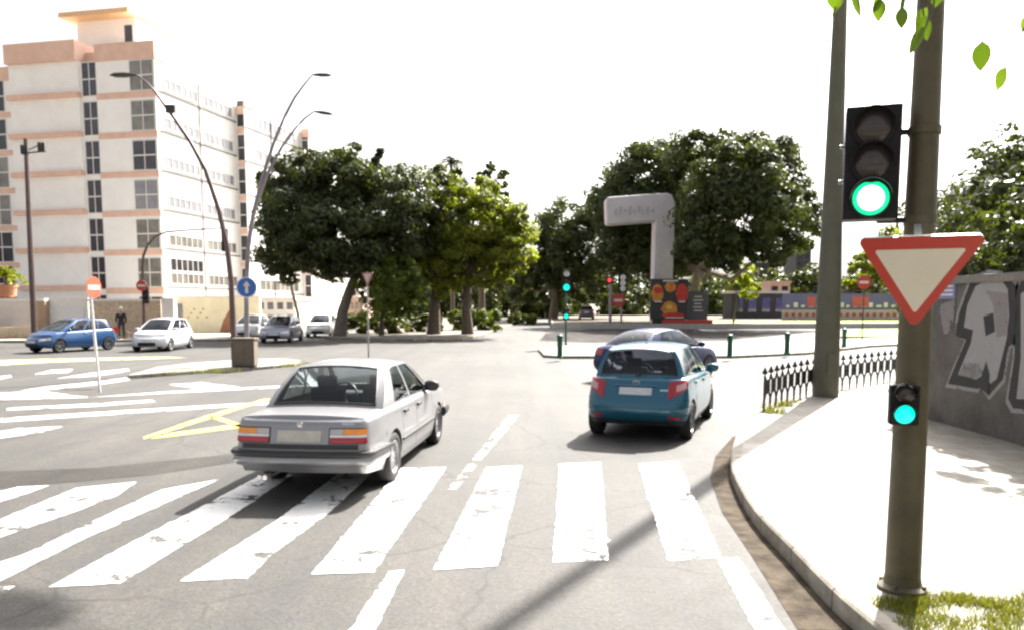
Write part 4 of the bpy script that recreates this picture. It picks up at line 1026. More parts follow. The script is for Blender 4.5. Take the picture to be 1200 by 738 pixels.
# -- road signs on posts
def post(t, h, r=.03, mat=WPOST, lean=0.):
    m = MB(); m.tube([(0, 0, -.05), (lean, 0, h)], r, 10); return m.build('post', mat, t, smooth=40)
p = gp(117, 459, 0.0); D = p.y
t = thing('sign_post', 'thin white sign post in the left carriageway, leaning slightly', 'post', p)
topz = pw(108, 328, D).z; post(t, topz - .05, .032, WPOST, -.12)
c = pw(110, 337, D - .06)
sign_plate('no_entry_sign', 'orange faded no entry disc turned half away on the thin leaning white post', 'road sign', (c.x, D - .06, c.z), R(80), 0, circ(.265), None, SRED_F, None, [('white_bar', rect(.40, .11), SWHITE)])
p = gp(432, 418.5, 0.0); D = p.y
t = thing('sign_post', 'grey sign post standing in the road in front of the small bushy tree', 'post', p); post(t, pw(431, 319, D).z, .035, GALV)
c = pw(430.5, 319, D - .05)
sign_plate('yield_sign', 'small faded yield triangle on the grey post before the left trees', 'road sign', (c.x, D - .05, c.z - .02), R(-32), 0, tri_down(.62, .56, .03), [(a, b - .065) for a, b in tri_down(.40, .36, .01)], pbr('sign_red_dull', (.40, .13, .12), .5), pbr('sign_white_dull', (.50, .46, .45), .5))
c = pw(289, 337, lb2.y - .14)
AR = [(-.05, -.2), (.05, -.2), (.05, .05), (.13, .05), (0, .22), (-.13, .05), (-.05, .05)]
sign_plate('direction_sign', 'round blue sign with a white upward arrow on the lilac grey arched lamp', 'road sign', (c.x, lb2.y - .14, c.z), 0, 0, circ(.36), circ(.325), pbr('sign_rim', (.6, .62, .66), .4), SBLUE, [('white_arrow', AR, SWHITE)])
# left street: flood light mast, signal with a long curved arm, far signals
p = gp(42, 402, .15); D = p.y
t = thing('flood_light_mast', 'tall thin brown mast with two flood lights at the left edge', 'mast', p)
m = MB(); m.tube(px_path([(41, 402), (36, 300), (30, 163)], D, p), [.15, .13, .10], 8); m.build('mast', BROWNP, t, smooth=40)
m = MB(); m.tube(px_path([(25, 180), (50, 178)], D, p), .04, 6); m.tube(px_path([(34, 176), (50, 168)], D, p), .03, 6); m.build('arm', BROWNP, t)
for x, y in ((49, 173), (29, 176)):
    m = MB(); q = px_path([(x, y)], D, p)[0]; m.box(q, (.32, .3, .45), R(15)); m.b2((q.x - .1, q.y - .22, q.z - .15), (q.x + .1, q.y - .15, q.z + .15)); m.build('flood_light', METAL_D, t, bevel=.02)
p = gp(169, 395.5, .15); D = p.y
t = thing('traffic_light', 'dark signal post whose curved arm reaches right in front of the apartment block', 'traffic light', p)
pa = px_path([(169, 395), (168, 350), (167, 315), (168, 300), (173, 287), (182, 277), (195, 272), (225, 269.5), (262, 267.5)], D, p)
m = MB(); m.tube(pa, [.09, .085, .08, .075, .07, .065, .06, .05, .04], 8); m.build('post', BROWNP, t, smooth=40)
for px, py, nm in ((172, 346, 'a'), (264, 282, 'b')):
    q = px_path([(px, py)], D, p)[0]; h2 = 1.0 if nm == 'a' else 1.3
    signal_head(t, (q.x, q.y - .2, q.z), .34, h2, [q.z + h2*.32, q.z, q.z - h2*.32], .10, {}, 'signal_head', True, .2, False)
c = pw(168, 335, D - .12)
sign_plate('no_entry_sign', 'small red no entry disc on the signal post with the curved arm', 'road sign', (c.x, D - .35, c.z), 0, 0, circ(.32), None, SRED, None, [('white_bar', rect(.46, .12), SWHITE)])
# far signals beyond the crossing
p = gp(663, 404, .12); D = p.y
t = thing('traffic_light', 'far green signal with a second green lamp below, left of the dark blue sedan', 'traffic light', p)
m = MB(); z1 = pw(663, 322, D).z - p.z; m.tube([(0, 0, 0), (0, 0, z1)], .055, 8); m.build('post', pbr('post_teal', (.03, .09, .07), .5), t, smooth=40)
q = pw(663, 330, D) - p; lz2 = pw(663, 337, D).z - p.z
signal_head(t, (0, -.26, q.z), .42, 1.15, [q.z + .38, q.z + .02, lz2], .155, {2: GREEN_T, 0: WHT_ON}, 'signal_head', True, .2, False)
q = pw(663, 368, D) - p; signal_head(t, (0, -.2, q.z), .30, .55, [q.z + .12, q.z - .1], .11, {1: GREEN_T}, 'repeater_signal', True, .14, False)
p = gp(715, 377, .45); p = Vector((pw(715, 376, 68.9).x, 68.9, .45)); D = 68.9
t = thing('traffic_light', 'grey far signal post with a small lit red lamp, left of the bent column', 'traffic light', p)
m = MB(); m.tube([(0, 0, 0), (0, 0, pw(715, 326, D).z - .45)], .13, 8); m.build('post', LILACP, t, smooth=40)
q = pw(714, 328.5, D) - p; signal_head(t, (q.x, -.2, q.z), .55, .6, [q.z], .17, {0: RED_ON}, 'signal_head', True, .16, False)
p = Vector((pw(728, 376, 69.0).x, 69.0, .45)); D = 69.
t = thing('traffic_light', 'far signal with three pale lenses above a red no entry sign', 'traffic light', p)
m = MB(); m.tube([(0, 0, 0), (0, 0, pw(728, 322, D).z - .45)], .09, 8); m.build('post', LILACP, t, smooth=40)
q = pw(731, 332, D) - p; ls = [pw(731, y, D).z - p.z for y in (325.5, 332, 338.5)]
signal_head(t, (q.x - .1, -.2, q.z), .8, 1.75, ls, .25, {0: WHT_ON, 1: WHT_ON, 2: WHT_ON}, 'signal_head', False, .2, False)
c = pw(724.5, 352, D - .15); sign_plate('no_entry_sign', 'red no entry sign under the far signal with three pale lenses', 'road sign', (c.x, D - .15, c.z), 0, 0, [(x * 1.0, y * 1.0) for x, y in circ(.62, 8)], None, SRED, None, [('white_bar', rect(.75, .22), SWHITE)])
p = gp(1010, 402, .12); p = gp(1010, 401, 0.12); D = p.y
t = thing('sign_post', 'thin dark sign post seen over the railing, in front of the purple hoarding', 'post', p); post(t, pw(1012, 324, D).z - .15, .03, METAL_D)
c = pw(1012.5, 331, D - .06)
sign_plate('no_entry_sign', 'red no entry sign on the thin dark post seen over the railing', 'road sign', (c.x, D - .06, c.z), 0, 0, circ(.36), None, SRED, None, [('white_bar', rect(.48, .13), SWHITE)])
# potted palm on the garden wall at the left edge
c = pw(9, 352, 48.3)
t = thing('potted_plant', 'yellow green palm in a terracotta pot on top of the grey rendered wall', 'plant', (c.x, 48.25, c.z + .16))
m = MB(); m.lathe([(.34, 0), (.5, .1), (.56, .62), (.62, .64), (.62, .75), (.52, .75), (.5, .6)], 18); m.build('pot', pbr('terracotta', (.42, .19, .10), .85), t, smooth=35)
rng = np.random.default_rng(8); P = []; Q = []
for k in range(30):
    a = rng.uniform(0, 2*PI); el = rng.uniform(.0, 1.35); ln = rng.uniform(1.0, 1.7)
    for s in np.linspace(.1, ln, 26): P.append((math.cos(a)*s*math.cos(el), math.sin(a)*s*math.cos(el), 1.3 + s*math.sin(el) - .42*s*s)); Q.append((0, 0, 1))
leaves_mesh('fronds', np.array(P), np.array(Q), .3, LF_YEL, t, rng, .35)
m = MB(); m.tube([(0, 0, .6), (0, 0, 1.35)], [.12, .09], 8); m.build('stem', BARK, t)
# ------------------------------------------------------------------ cars
RUB = pbr('tyre_rubber', (.022, .021, .021), .8, var=.3, scale=20); RIMM = pbr('alloy_rim', (.30, .30, .31), .45, .2, var=.1); RIM_SHADE = pbr('rim_shadow', (.03, .03, .03), .6)
TRIM = pbr('black_trim', (.02, .02, .021), .5, var=.2); SEAM = pbr('seam_black', (.008, .008, .008), .9); UNDER = pbr('underbody', (.012, .012, .012), .9)
CHROME = pbr('chrome', (.65, .65, .66), .18, 1., var=.05)
L_RED = pbr('lamp_red', (.32, .012, .02), .15, var=.15, coat=.6); L_AMB = pbr('lamp_amber', (.72, .24, .015), .15, var=.1, coat=.6); L_WHT = pbr('lamp_clear', (.62, .60, .60), .12, var=.15, coat=.6)
SEATM = pbr('seat_cloth', (.075, .07, .085), .9, var=.2); PLATE = pbr('plate_blurred', (.42, .39, .34), .6, var=.2, scale=6); PLATE_G = pbr('plate_grey', (.52, .54, .58), .6, var=.15, scale=6)
G_CLEAR = glass_mat('clear_glass', (.76, .82, .82), .8); G_DARK = glass_mat('privacy_glass', (.17, .17, .21), .9); G_MID = glass_mat('tinted_glass', (.34, .40, .46), .75)
def paint(name, col, metal=.0, rough=.3, coat=.9, var=.03): return pbr(name, col, rough, metal, var=var, scale=1.2, coat=coat)

class Car:
    """lofted car body; local axes: +y forward, +x right, z up, origin on the ground at mid length"""
    def __init__(s, **k): s.__dict__.update(k)
    def prep(s):
        s.y0, s.y1 = -s.L/2, s.L/2
        P = []                                   # right half of the plan outline from rear centre to front centre
        def add(x, y, nx, ny): P.append((x, y, nx, ny))
        nf = 8; wr = s.W - s.rcr; wf = s.W - s.rcf
        for i in range(nf + 1): add(wr * i / nf, s.y0, 0, -1)
        for i in range(1, 7):
            a = PI/2 * i/6; add(wr + s.rcr*math.sin(a), s.y0 + s.rcr*(1 - math.cos(a)), math.sin(a), -math.cos(a))
        ya, yb = s.y0 + s.rcr, s.y1 - s.rcf
        ys = set(np.linspace(ya, yb, 64)[1:].tolist())
        for yc in s.axles:
            for a in np.linspace(-1, 1, 15): ys.add(yc + s.ar * math.sin(a * PI/2))
            ys.add(yc - s.ar - .002); ys.add(yc + s.ar + .002)
        for d0, d1 in s.doors:
            for q in (d0, d1): ys.update((q - .006, q + .006))
        for q in (s.ybR, s.ybF): ys.add(q)
        for u0, u1 in s.wins: ys.update((lerp(s.ybR, s.ybF, u0), lerp(s.ybR, s.ybF, u1)))
        ys = sorted(ys); keep = []
        prot = set()
        for d0, d1 in s.doors: prot.update((d0-.006, d0+.006, d1-.006, d1+.006))
        prot.update((s.ybR, s.ybF)); [prot.update((lerp(s.ybR, s.ybF, a), lerp(s.ybR, s.ybF, b))) for a, b in s.wins]
        for yc in s.axles: prot.update((yc - s.ar - .002, yc + s.ar + .002, yc - s.ar, yc + s.ar))
        for q in ys:
            if q in prot or all(abs(q - z) > .012 for z in keep) and all(abs(q - z) > .012 for z in prot): keep.append(q)
        for q in keep: add(s.W, q, 1, 0)
        for i in range(1, 7):
            a = PI/2 * i/6; add(wf + s.rcf*math.cos(a), yb + s.rcf*math.sin(a), math.cos(a), math.sin(a))
        for i in range(1, nf + 1): add(wf * (1 - i/nf), s.y1, 0, 1)
        s.P = P; s.nf = nf
        s.S = [0.]
        for a, b in zip(P, P[1:]): s.S.append(s.S[-1] + math.hypot(b[0]-a[0], b[1]-a[1]))
    def f(s, tab, v): return float(np.interp(v, [q[0] for q in tab], [q[1] for q in tab]))
    def zt(s, x, y): return s.f(s.top, y)
    def arch(s, y):
        z = s.f(s.sill, y)
        for yc in s.axles:
            d = abs(y - yc)
            if d <= s.ar: z = max(z, s.tr + math.sqrt(max(0, s.ar**2 - d*d)))
        return z
    def pos(s, x, y, nx, ny, z, off=0., tuck=True):
        zb, ztp = s.f(s.sill, y), s.zt(x, y)
        t = min(1, max(0, (z - zb) / (ztp - zb)))
        d = s.f(s.tuck, t) if tuck else 0
        X = x - nx * d; Y = y - ny * d
        tp = 1 - s.taper[0] * max(0, -(y + .0) / (s.L/2))**2.5 - s.taper[1] * max(0, y / (s.L/2))**2.5
        X *= tp
        kr = max(0, 1 - (y - s.y0) / .7); kf = max(0, 1 - (s.y1 - y) / .7)
        Y += s.f(s.slR, z) * kr**1.5 - s.f(s.slF, z) * kf**1.5
        Y += s.bowR * (x/s.W)**2 * kr - s.bowF * (x/s.W)**2 * kf
        return Vector((X + nx*off, Y + ny*off, z))
    def at(s, sv, z, off=0.):
        sv = min(max(sv, 0), s.S[-1]); i = min(max(int(np.searchsorted(s.S, sv)) - 1, 0), len(s.P) - 2)
        t = (sv - s.S[i]) / (s.S[i+1] - s.S[i]); a, b = s.P[i], s.P[i+1]
        q = [lerp(u, v, t) for u, v in zip(a, b)]
        l = math.hypot(q[2], q[3]); return s.pos(q[0], q[1], q[2]/l, q[3]/l, z, off)
    def s_of_y(s, y):
        """perimeter length at side position y"""
        ya = s.y0 + s.rcr; return (s.W - s.rcr) + s.rcr * PI/2 + (y - ya)
    def patch(s, m, s0, s1, z0, z1, off, th, side=1, n=12, mi=0, z0b=None, z1b=None, nz=3, rnd=0.):
        """thin shell lying on the body between two perimeter lengths and heights (heights may change along it)"""
        z0b = z0 if z0b is None else z0b; z1b = z1 if z1b is None else z1b
        outer = []
        cols = np.linspace(s0, s1, n + 1)
        for sv in cols:
            t = (sv - s0) / (s1 - s0) if s1 != s0 else 0
            a, b = lerp(z0, z0b, t), lerp(z1, z1b, t)
            col = []
            for q in np.linspace(0, 1, nz + 1):
                z = lerp(a, b, q); o = off - rnd * (2*q - 1)**4
                p = s.at(abs(sv), z, o)
                if sv < 0: p.x = -p.x
                p.x *= side
                col.append(p)
            inn = []
            for q, p in ((0, col[0]), (1, col[-1])):
                z = lerp(a, b, q); pi = s.at(abs(sv), z, off - rnd - th)
                if sv < 0: pi.x = -pi.x
                pi.x *= side; inn.append(pi)
            outer.append([inn[0]] + col + [inn[1]])
        m.grid(outer, mi, flip=(side > 0))
        for r in (outer[0], outer[-1]): m.sheet(r, mi)
    def make(s, root):
        s.prep(); P = s.P; n = len(P)
        F = {}
        def q(key, *pts):
            F.setdefault(key, []).append([Vector(p) for p in pts])
        def both(key, keyL, *pts):
            q(key, *pts); q(keyL, *[Vector((-p[0], p[1], p[2])) for p in reversed(pts)])
        lv = [0, .05, .14, .28, .42, .55, .66, .76, .85, .915, .96, .985, 1.]
        cols = []
        for (x, y, nx, ny) in P:
            zb, ztp = s.arch(y) if nx > .99 else s.f(s.sill, y), s.zt(x, y)
            c = []
            for t in lv:
                z = lerp(zb, ztp, t)
                c.append(s.pos(x, y, nx, ny, z))
            cols.append(c)
        sf = s.S
        for i in range(n - 1):
            y = .5*(P[i][1] + P[i+1][1]); side = P[i][2] > .99 and P[i+1][2] > .99
            for k in range(len(lv) - 1):
                key, kl = 'body', 'body'
                if side:
                    for j, (d0, d1) in enumerate(s.doors):
                        if d0 + .006 <= y <= d1 - .006 and k >= 2: key, kl = 'door%dR' % j, 'door%dL' % j
                        elif (abs(y - d0) < .006 or abs(y - d1) < .006) and k >= 2: key = kl = 'seam'
                both(key, kl, cols[i][k], cols[i+1][k], cols[i+1][k+1], cols[i][k+1])
            if side and any(abs(y - yc) < s.ar for yc in s.axles):
                a, b = cols[i][0], cols[i+1][0]; a2, b2 = Vector((a.x - .26, a.y, a.z)), Vector((b.x - .26, b.y, b.z))
                both('underbody', 'underbody', a2, b2, b, a)
        # top deck: rows across from the rear edge to the window base and from the windscreen base to the front
        def row(i):
            tp = cols[i][-1]; xs = np.linspace(-1, 1, 2*s.nf + 1); out = []
            for u in xs:
                fr = abs(u)
                if abs(P[i][3]) > .99: j = round(fr * s.nf); p = cols[j if P[i][3] < 0 else n - 1 - j][-1]; p = Vector((math.copysign(p.x, u) if u else 0, p.y, p.z)); base = p
                else: base = Vector((tp.x * u, tp.y, tp.z))
                base = Vector(base)
                yb = s.bowR * (P[i][0]/s.W)**2 * max(0, 1 - (P[i][1]-s.y0)/.7) - s.bowF * (P[i][0]/s.W)**2 * max(0, 1 - (s.y1-P[i][1])/.7)
                if abs(P[i][3]) <= .99: base.y -= yb * (1 - u*u)
                fade = 0 if abs(P[i][3]) > .99 else min(1, max(0, min(P[i][1] - s.y0, s.y1 - P[i][1]) / .12))
                base.z += s.crown * (1 - abs(u)**2.2) * fade ** .5
                out.append(base)
            return out
        ir = [s.nf] + [i for i in range(s.nf + 1, n) if P[i][1] <= s.ybR + 1e-6 and P[i][3] <= .01]
        jf = [i for i in range(n) if P[i][1] >= s.ybF - 1e-6 and P[i][2] > .001 and P[i][1] > 0] + [n - 1 - s.nf]
        jf = sorted(set(jf))
        for seq in (ir, jf):
            rows = [row(i) for i in seq]
            for a, b in zip(rows, rows[1:]):
                for k in range(len(a) - 1): q('body', a[k], a[k+1], b[k+1], b[k])
        # greenhouse
        gi = [i for i in range(n) if s.ybR - 1e-6 <= P[i][1] <= s.ybF + 1e-6 and P[i][2] > .99]
        vv = [0, .07, .3, .5, .7, .88, .95, 1.]
        def up(i):
            y = P[i][1]; u = (y - s.ybR) / (s.ybF - s.ybR); yt = lerp(s.yrR, s.yrF, u)
            b = cols[i][-1]; ze = s.f(s.roof, yt); wt = s.f(s.roofw, yt)
            out = []
            for v in vv:
                x = lerp(b.x, wt, v) + s.bulge * 4 * v * (1 - v) * .5
                out.append(Vector((x, lerp(b.y, yt, v), lerp(b.z, ze, v))))
            return out
        U = [up(i) for i in gi]
        for a in range(len(gi) - 1):
            um = ((P[gi[a]][1] + P[gi[a+1]][1]) * .5 - s.ybR) / (s.ybF - s.ybR)
            wi = next((j for j, (u0, u1) in enumerate(s.wins) if u0 < um < u1), None)
            for k in range(len(vv) - 1):
                g = wi is not None and .06 < vv[k] and vv[k+1] < .96
                fr = wi is not None and not g and k == 0
                key = ('win%d' % wi if g else 'body')
                both(key + ('R' if g else ''), key + ('L' if g else ''), U[a][k], U[a+1][k], U[a+1][k+1], U[a][k+1])
        nx = 2*s.nf; us = np.linspace(-1, 1, nx + 1)
        rows_roof = []
        for c in U:
            e = c[-1]; rows_roof.append([Vector((e.x*u, e.y, e.z + s.rcrown*(1 - abs(u)**2.4))) for u in us])
        for k0, key, Uc, yrow in ((0, 'rear_window', U[0], row(ir[-1])), (1, 'windscreen', U[-1], row(jf[0]))):
            top = rows_roof[0] if k0 == 0 else rows_roof[-1]; R_ = []
            for v in vv:
                r_ = []
                for j, u in enumerate(us):
                    p = yrow[j].lerp(top[j], v); k = vv.index(v); p.x = Uc[k].x * u
                    bow = s.sbow * 4 * v*(1-v) * .5
                    p.z += bow; p.y += (-1 if k0 == 0 else 1) * (bow + s.plan * (1 - u*u) * math.sin(PI * min(1, v)) ) * (1 if 0 < v < 1 else 0)
                    r_.append(p)
                R_.append(r_)
            lim = s.rwlim if k0 == 0 else (.06, .94, .93)
            for k in range(len(vv) - 1):
                for j in range(nx):
                    um = abs(us[j] + us[j+1]) / 2
                    g = um < lim[2] and lim[0] < vv[k] + 1e-6 and vv[k+1] < lim[1] + .02
                    fset = (R_[k][j], R_[k][j+1], R_[k+1][j+1], R_[k+1][j])
                    if k0: fset = tuple(reversed(fset))
                    q(key if g else 'body', *fset)
            if k0 == 0: s.RW = R_
        for a, b in zip(rows_roof, rows_roof[1:]):
            for j in range(nx): q('body', a[j], a[j+1], b[j+1], b[j])
        # floor pan
        seq = [i for i in range(n)]
        for a, b in zip(seq, seq[1:]):
            pa, pb_ = P[a], P[b]
            if pa[2] < .01 and pb_[2] < .01: continue
            za, zb_ = s.f(s.sill, pa[1]) + .01, s.f(s.sill, pb_[1]) + .01
            wa = s.W - .27 if any(abs(pa[1] - yc) < s.ar + .003 for yc in s.axles) else cols[a][0].x
            wb = s.W - .27 if any(abs(pb_[1] - yc) < s.ar + .003 for yc in s.axles) else cols[b][0].x
            q('underbody', (-wa, cols[a][0].y, za), (wa, cols[a][0].y, za), (wb, cols[b][0].y, zb_), (-wb, cols[b][0].y, zb_))
        obs = {}
        def mk(key, name, mat, smooth=38, bevel=0., wel=True):
            m = MB()
            for f_ in F.get(key, []): m.add(f_, [tuple(range(len(f_)))])
            o = m.build(name, mat, root, smooth=smooth, weld=wel, bevel=bevel); obs[key] = o; return o
        mk('body', 'body', s.paint, 40, .022); mk('seam', 'door_gap', SEAM); mk('underbody', 'underbody', UNDER, None)
        for k in list(F):
            if k.startswith('door'): mk(k, 'door', s.paint)
            if k.startswith('win') and k != 'windscreen': mk(k, 'side_window', s.gside)
        mk('rear_window', 'rear_window', s.grear); mk('windscreen', 'windscreen', s.gfront)
        for k, o in obs.items():
            if k.startswith('door'):
                j = int(k[4]); d0, d1 = s.doors[j]; sd = 1 if k[5] == 'R' else -1; h = MB(); zz = s.f(s.top, d0) - .11
                s.patch(h, s.s_of_y(d0 + .06), s.s_of_y(d0 + .23), zz - .018, zz + .018, .03, .03, sd, 4, rnd=.008); h.build('handle', s.handle, o, smooth=50)
        # wheels
        for yc in s.axles:
            for sd in (-1, 1):
                M = T(sd * (s.W - .115), yc, s.tr) @ Matrix.Rotation(R(90 * sd), 4, 'Y')
                r = s.tr; wd = .095; m = MB()
                m.lathe([(r*.62, -wd), (r*.90, -wd), (r*.975, -wd*.8), (r, -wd*.4), (r, wd*.4), (r*.975, wd*.8), (r*.90, wd), (r*.74, wd*1.04), (r*.66, wd*.9), (r*.62, wd*.4)], 32, M, caps=False)
                wh = m.build('wheel', RUB, root, smooth=40)
                m = MB(); ro = r*.67
                m.lathe([(ro, wd*.2), (ro, wd*.92), (ro*.93, wd*.95), (ro*.88, wd*.55), (ro*.86, -wd*.2)], 28, M, caps=False)
                m.lathe([(ro*.30, -.05), (ro*.28, wd*.62), (ro*.14, wd*.72), (.001, wd*.73)], 18, M)
                ns = s.spokes
                for i in range(ns):
                    a = 2*PI*i/ns; Mr = M @ Matrix.Rotation(a, 4, 'Z')
                    sw = ro * (.34 if ns <= 6 else .13)
                    vsx = []
                    for rr, ww, zz in ((ro*.22, sw*.5, wd*.62), (ro*.6, sw*.42, wd*.66), (ro*.92, sw*.6, wd*.62)): vsx.append((rr, ww, zz))
                    rows = [[Mr @ Vector((rr, -ww, zz - .03)), Mr @ Vector((rr, -ww*.6, zz)), Mr @ Vector((rr, ww*.6, zz)), Mr @ Vector((rr, ww, zz - .03))] for rr, ww, zz in vsx]
                    m.grid(rows)
                m.build('rim', RIMM, wh, smooth=35)
                m = MB(); m.lathe([(ro*.9, -wd*.1), (.001, -wd*.1)], 24, M, caps=False); m.build('rim_shade_disc', RIM_SHADE, wh)  # near-black disc: shade behind the spokes put into its colour
        # mirrors
        for sd in (-1, 1):
            y = s.ybF - s.mirror_back; zb = s.f(s.top, y); xw = s.W - .07
            m = MB(); M = T(sd * (xw + .10), y, zb + .075) @ Matrix.Diagonal((.115, .075, .078, 1))
            m.lathe([(.001, -1), (.55, -.92), (.86, -.6), (1, 0), (.9, .55), (.6, .9), (.001, 1)], 14, M, caps=False)
            m.box((sd * (xw + .02), y + .01, zb + .02), (.10, .06, .035)); m.build('mirror', s.mirror, root, smooth=50)
        # seats, dashboard, steering wheel
        if s.interior:
            yb = s.seat_y
            for sx in (-.36, .36):
                m = MB(); m.box((sx, yb + .24, .42), (.48, .5, .2)); rm = Matrix.Rotation(R(14), 3, 'X')
                m.box((sx, yb - .06, .74), (.47, .13, .62), M=rm); m.box((sx, yb - .155, 1.12), (.27, .09, .17), M=rm)
                m.build('front_seat', SEATM, root, bevel=.03)
            m = MB(); m.box((0, s.rseat_y + .2, .42), (1.2, .46, .22)); m.box((0, s.rseat_y - .06, .70), (1.22, .14, .46), M=Matrix.Rotation(R(18), 3, 'X'))
            m.build('rear_bench', SEATM, root, bevel=.03)
            m = MB(); m.b2((-.7, s.ybF - .42, .62), (.7, s.ybF - .02, s.f(s.top, s.ybF) - .02)); m.build('dashboard', TRIM, root, bevel=.03)
            m = MB(); M = T(-.36, s.ybF - .62, .86) @ Matrix.Rotation(R(65), 4, 'X')
            for k in range(20):
                a, b = 2*PI*k/20, 2*PI*(k+1)/20; m.tube([M @ Vector((.19*math.cos(a), .19*math.sin(a), 0)), M @ Vector((.19*math.cos(b), .19*math.sin(b), 0))], .016, 6)
            m.box(M @ Vector((0, 0, 0)), (.34, .03, .05)); m.build('steering_wheel', TRIM, root)
            m = MB(); m.box((0, s.yrF - .08, s.f(s.roof, s.yrF) - .05), (.22, .03, .07)); m.build('rear_view_mirror', TRIM, root, bevel=.01)
        return obs

def place(name, label, cat, car, x, y, heading, group=None):
    """heading in degrees to the right of the view direction"""
    t = thing(name, label, cat, (x, y, 0), R(-heading), group); car.obs = car.make(t); return t

TUCK_BOX = [(0, .06), (.12, .03), (.4, .005), (.62, 0), (.66, .006), (.9, .02), (.96, .032), (.985, .05), (1, .075)]
TUCK_RND = [(0, .08), (.12, .03), (.3, 0), (.55, .004), (.75, .025), (.9, .05), (.96, .066), (.985, .085), (1, .11)]

# -- silver boxy sedan
SILVER = paint('silver_paint', (.27, .267, .275), .5, .36, .4)
car = Car(L=4.58, W=.815, rcr=.12, rcf=.16, axles=(-1.20, 1.425), ar=.345, tr=.305, paint=SILVER, doors=[(-.82, -.10), (-.10, .93)],
    top=[(-2.29, .885), (-2.2, .905), (-1.4, .915), (.95, .905), (1.5, .86), (2.1, .79), (2.29, .74)], sill=[(-2.29, .30), (-1.6, .23), (-1.5, .20), (1.7, .20), (2.29, .26)],
    tuck=TUCK_BOX, taper=(.08, .07), slR=[(.2, .05), (.45, .0), (.62, .02), (.9, .06)], slF=[(.2, .05), (.45, 0), (.8, -.04)], bowR=.05, bowF=.10, crown=.03,
    ybR=-1.46, ybF=.98, yrR=-.86, yrF=.22, roof=[(-.9, 1.345), (-.5, 1.37), (0, 1.37), (.25, 1.345)], roofw=[(-.9, .56), (0, .59), (.25, .56)], rcrown=.045, bulge=.03, sbow=.03, plan=.05,
    wins=[(.20, .50), (.535, .955)], rwlim=(.05, .94, .90), gside=G_CLEAR, grear=G_CLEAR, gfront=G_CLEAR, handle=TRIM, mirror=TRIM, mirror_back=.30, spokes=18, interior=True, seat_y=-.15, rseat_y=-1.0)
sx, sy, hd = -2.08, 10.72, 6.3
sedan = place('silver_sedan', 'old boxy silver four door sedan driving over the zebra crossing', 'car', car, sx, sy, hd)
Wf = car.W - car.rcr
m = MB(); car.patch(m, -(Wf + .12*PI/2 + .58), Wf + .12*PI/2 + .58, .49, .55, .085, .08, 1, 60, rnd=.015); m.build('bumper_strip', TRIM, sedan, smooth=50)
m = MB(); car.patch(m, -(Wf + .12*PI/2 + .55), Wf + .12*PI/2 + .55, .385, .49, .075, .07, 1, 60, rnd=.02); m.build('rear_bumper', SILVER, sedan, smooth=50)
S1 = car.S[-1]
m = MB()
for sd in (1, -1): car.patch(m, S1 - (Wf + .16*PI/2 + .40), S1, .40, .54, .075, .07, sd, 30, rnd=.02)
m.build('front_bumper', TRIM, sedan, smooth=50)
for sd in (1, -1):
    m = MB(); car.patch(m, .36, Wf + .12, .635, .805, .004, .02, sd, 14); lm = m.build('tail_lamp', TRIM, sedan, smooth=40)
    m = MB(); car.patch(m, .54, Wf + .115, .735, .795, .014, .012, sd, 12); m.build('indicator_lens', L_AMB, lm, smooth=40)
    m = MB(); car.patch(m, .375, .535, .735, .795, .013, .012, sd, 6); m.build('reversing_lens', pbr('lamp_smoke', (.40, .36, .36), .2, coat=.5), lm, smooth=40)
    m = MB(); car.patch(m, .375, Wf + .115, .706, .732, .0135, .012, sd, 14); m.build('reflector_strip', L_WHT, lm, smooth=40)
    m = MB(); car.patch(m, .375, Wf + .115, .645, .703, .0138, .012, sd, 14); m.build('brake_lens', L_RED, lm, smooth=40)
    m = MB(); car.patch(m, car.s_of_y(-.84), car.s_of_y(1.06), .445, .475, .022, .02, sd, 40, rnd=.006); m.build('side_moulding', TRIM, sedan, smooth=50)
    m = MB(); car.patch(m, car.s_of_y(1.8), car.s_of_y(1.98), .52, .58, .012, .012, sd, 6); m.build('side_indicator', L_AMB, sedan, smooth=50)
    for s0, s1, nm in ((S1 - .72, S1 - .52, 'headlamp'), (S1 - .50, S1 - .30, 'headlamp')):
        m = MB(); car.patch(m, s0, s1, .58, .74, .012, .02, sd, 6); m.build(nm, L_WHT, sedan)
m = MB(); car.patch(m, -.27, .27, .655, .775, .012, .012, 1, 12); m.build('number_plate', PLATE, sedan)
m = MB(); car.patch(m, -(Wf + .02), Wf + .02, .575, .628, .006, .01, 1, 30); m.build('lower_panel_strip', TRIM, sedan, smooth=40)
m = MB(); m.lathe([(.036, 0), (.036, .006), (.001, .009)], 20, T(0, car.at(0, .84).y - .002, .84) @ FACE_CAM); m.build('boot_badge', CHROME, sedan, smooth=40)
m = MB(); car.patch(m, .50, .66, .838, .862, .004, .004, 1, 6); m.build('model_badge', CHROME, sedan)
m = MB(); m.tube([(-.42, -2.0, .26), (-.42, -2.36, .27)], .028, 10); m.tube([(-.36, -2.0, .26), (-.36, -2.36, .27)], .028, 10); m.build('exhaust', CHROME, sedan, smooth=50)
# dark rubber round the rear window
def window_seal(car, root, mat=TRIM, w=.03, lim=None):
    R_ = car.RW; lim = lim or car.rwlim; k0, k1 = 1, len(R_) - 2; us = np.linspace(-1, 1, 2*car.nf + 1)
    j = [i for i, u in enumerate(us) if abs(u) < lim[2] + .02]; j0, j1 = j[0], j[-1]
    loop = [R_[k0][i] for i in range(j0, j1 + 1)] + [R_[k][j1] for k in range(k0 + 1, k1 + 1)] + [R_[k1][i] for i in range(j1 - 1, j0 - 1, -1)] + [R_[k][j0] for k in range(k1 - 1, k0, -1)]
    m = MB(); m.tube([p + Vector((0, -.003, .003)) for p in loop] + [loop[0]], w * .4, 6, caps=False); m.build('window_seal', mat, root, smooth=60)
window_seal(car, sedan)

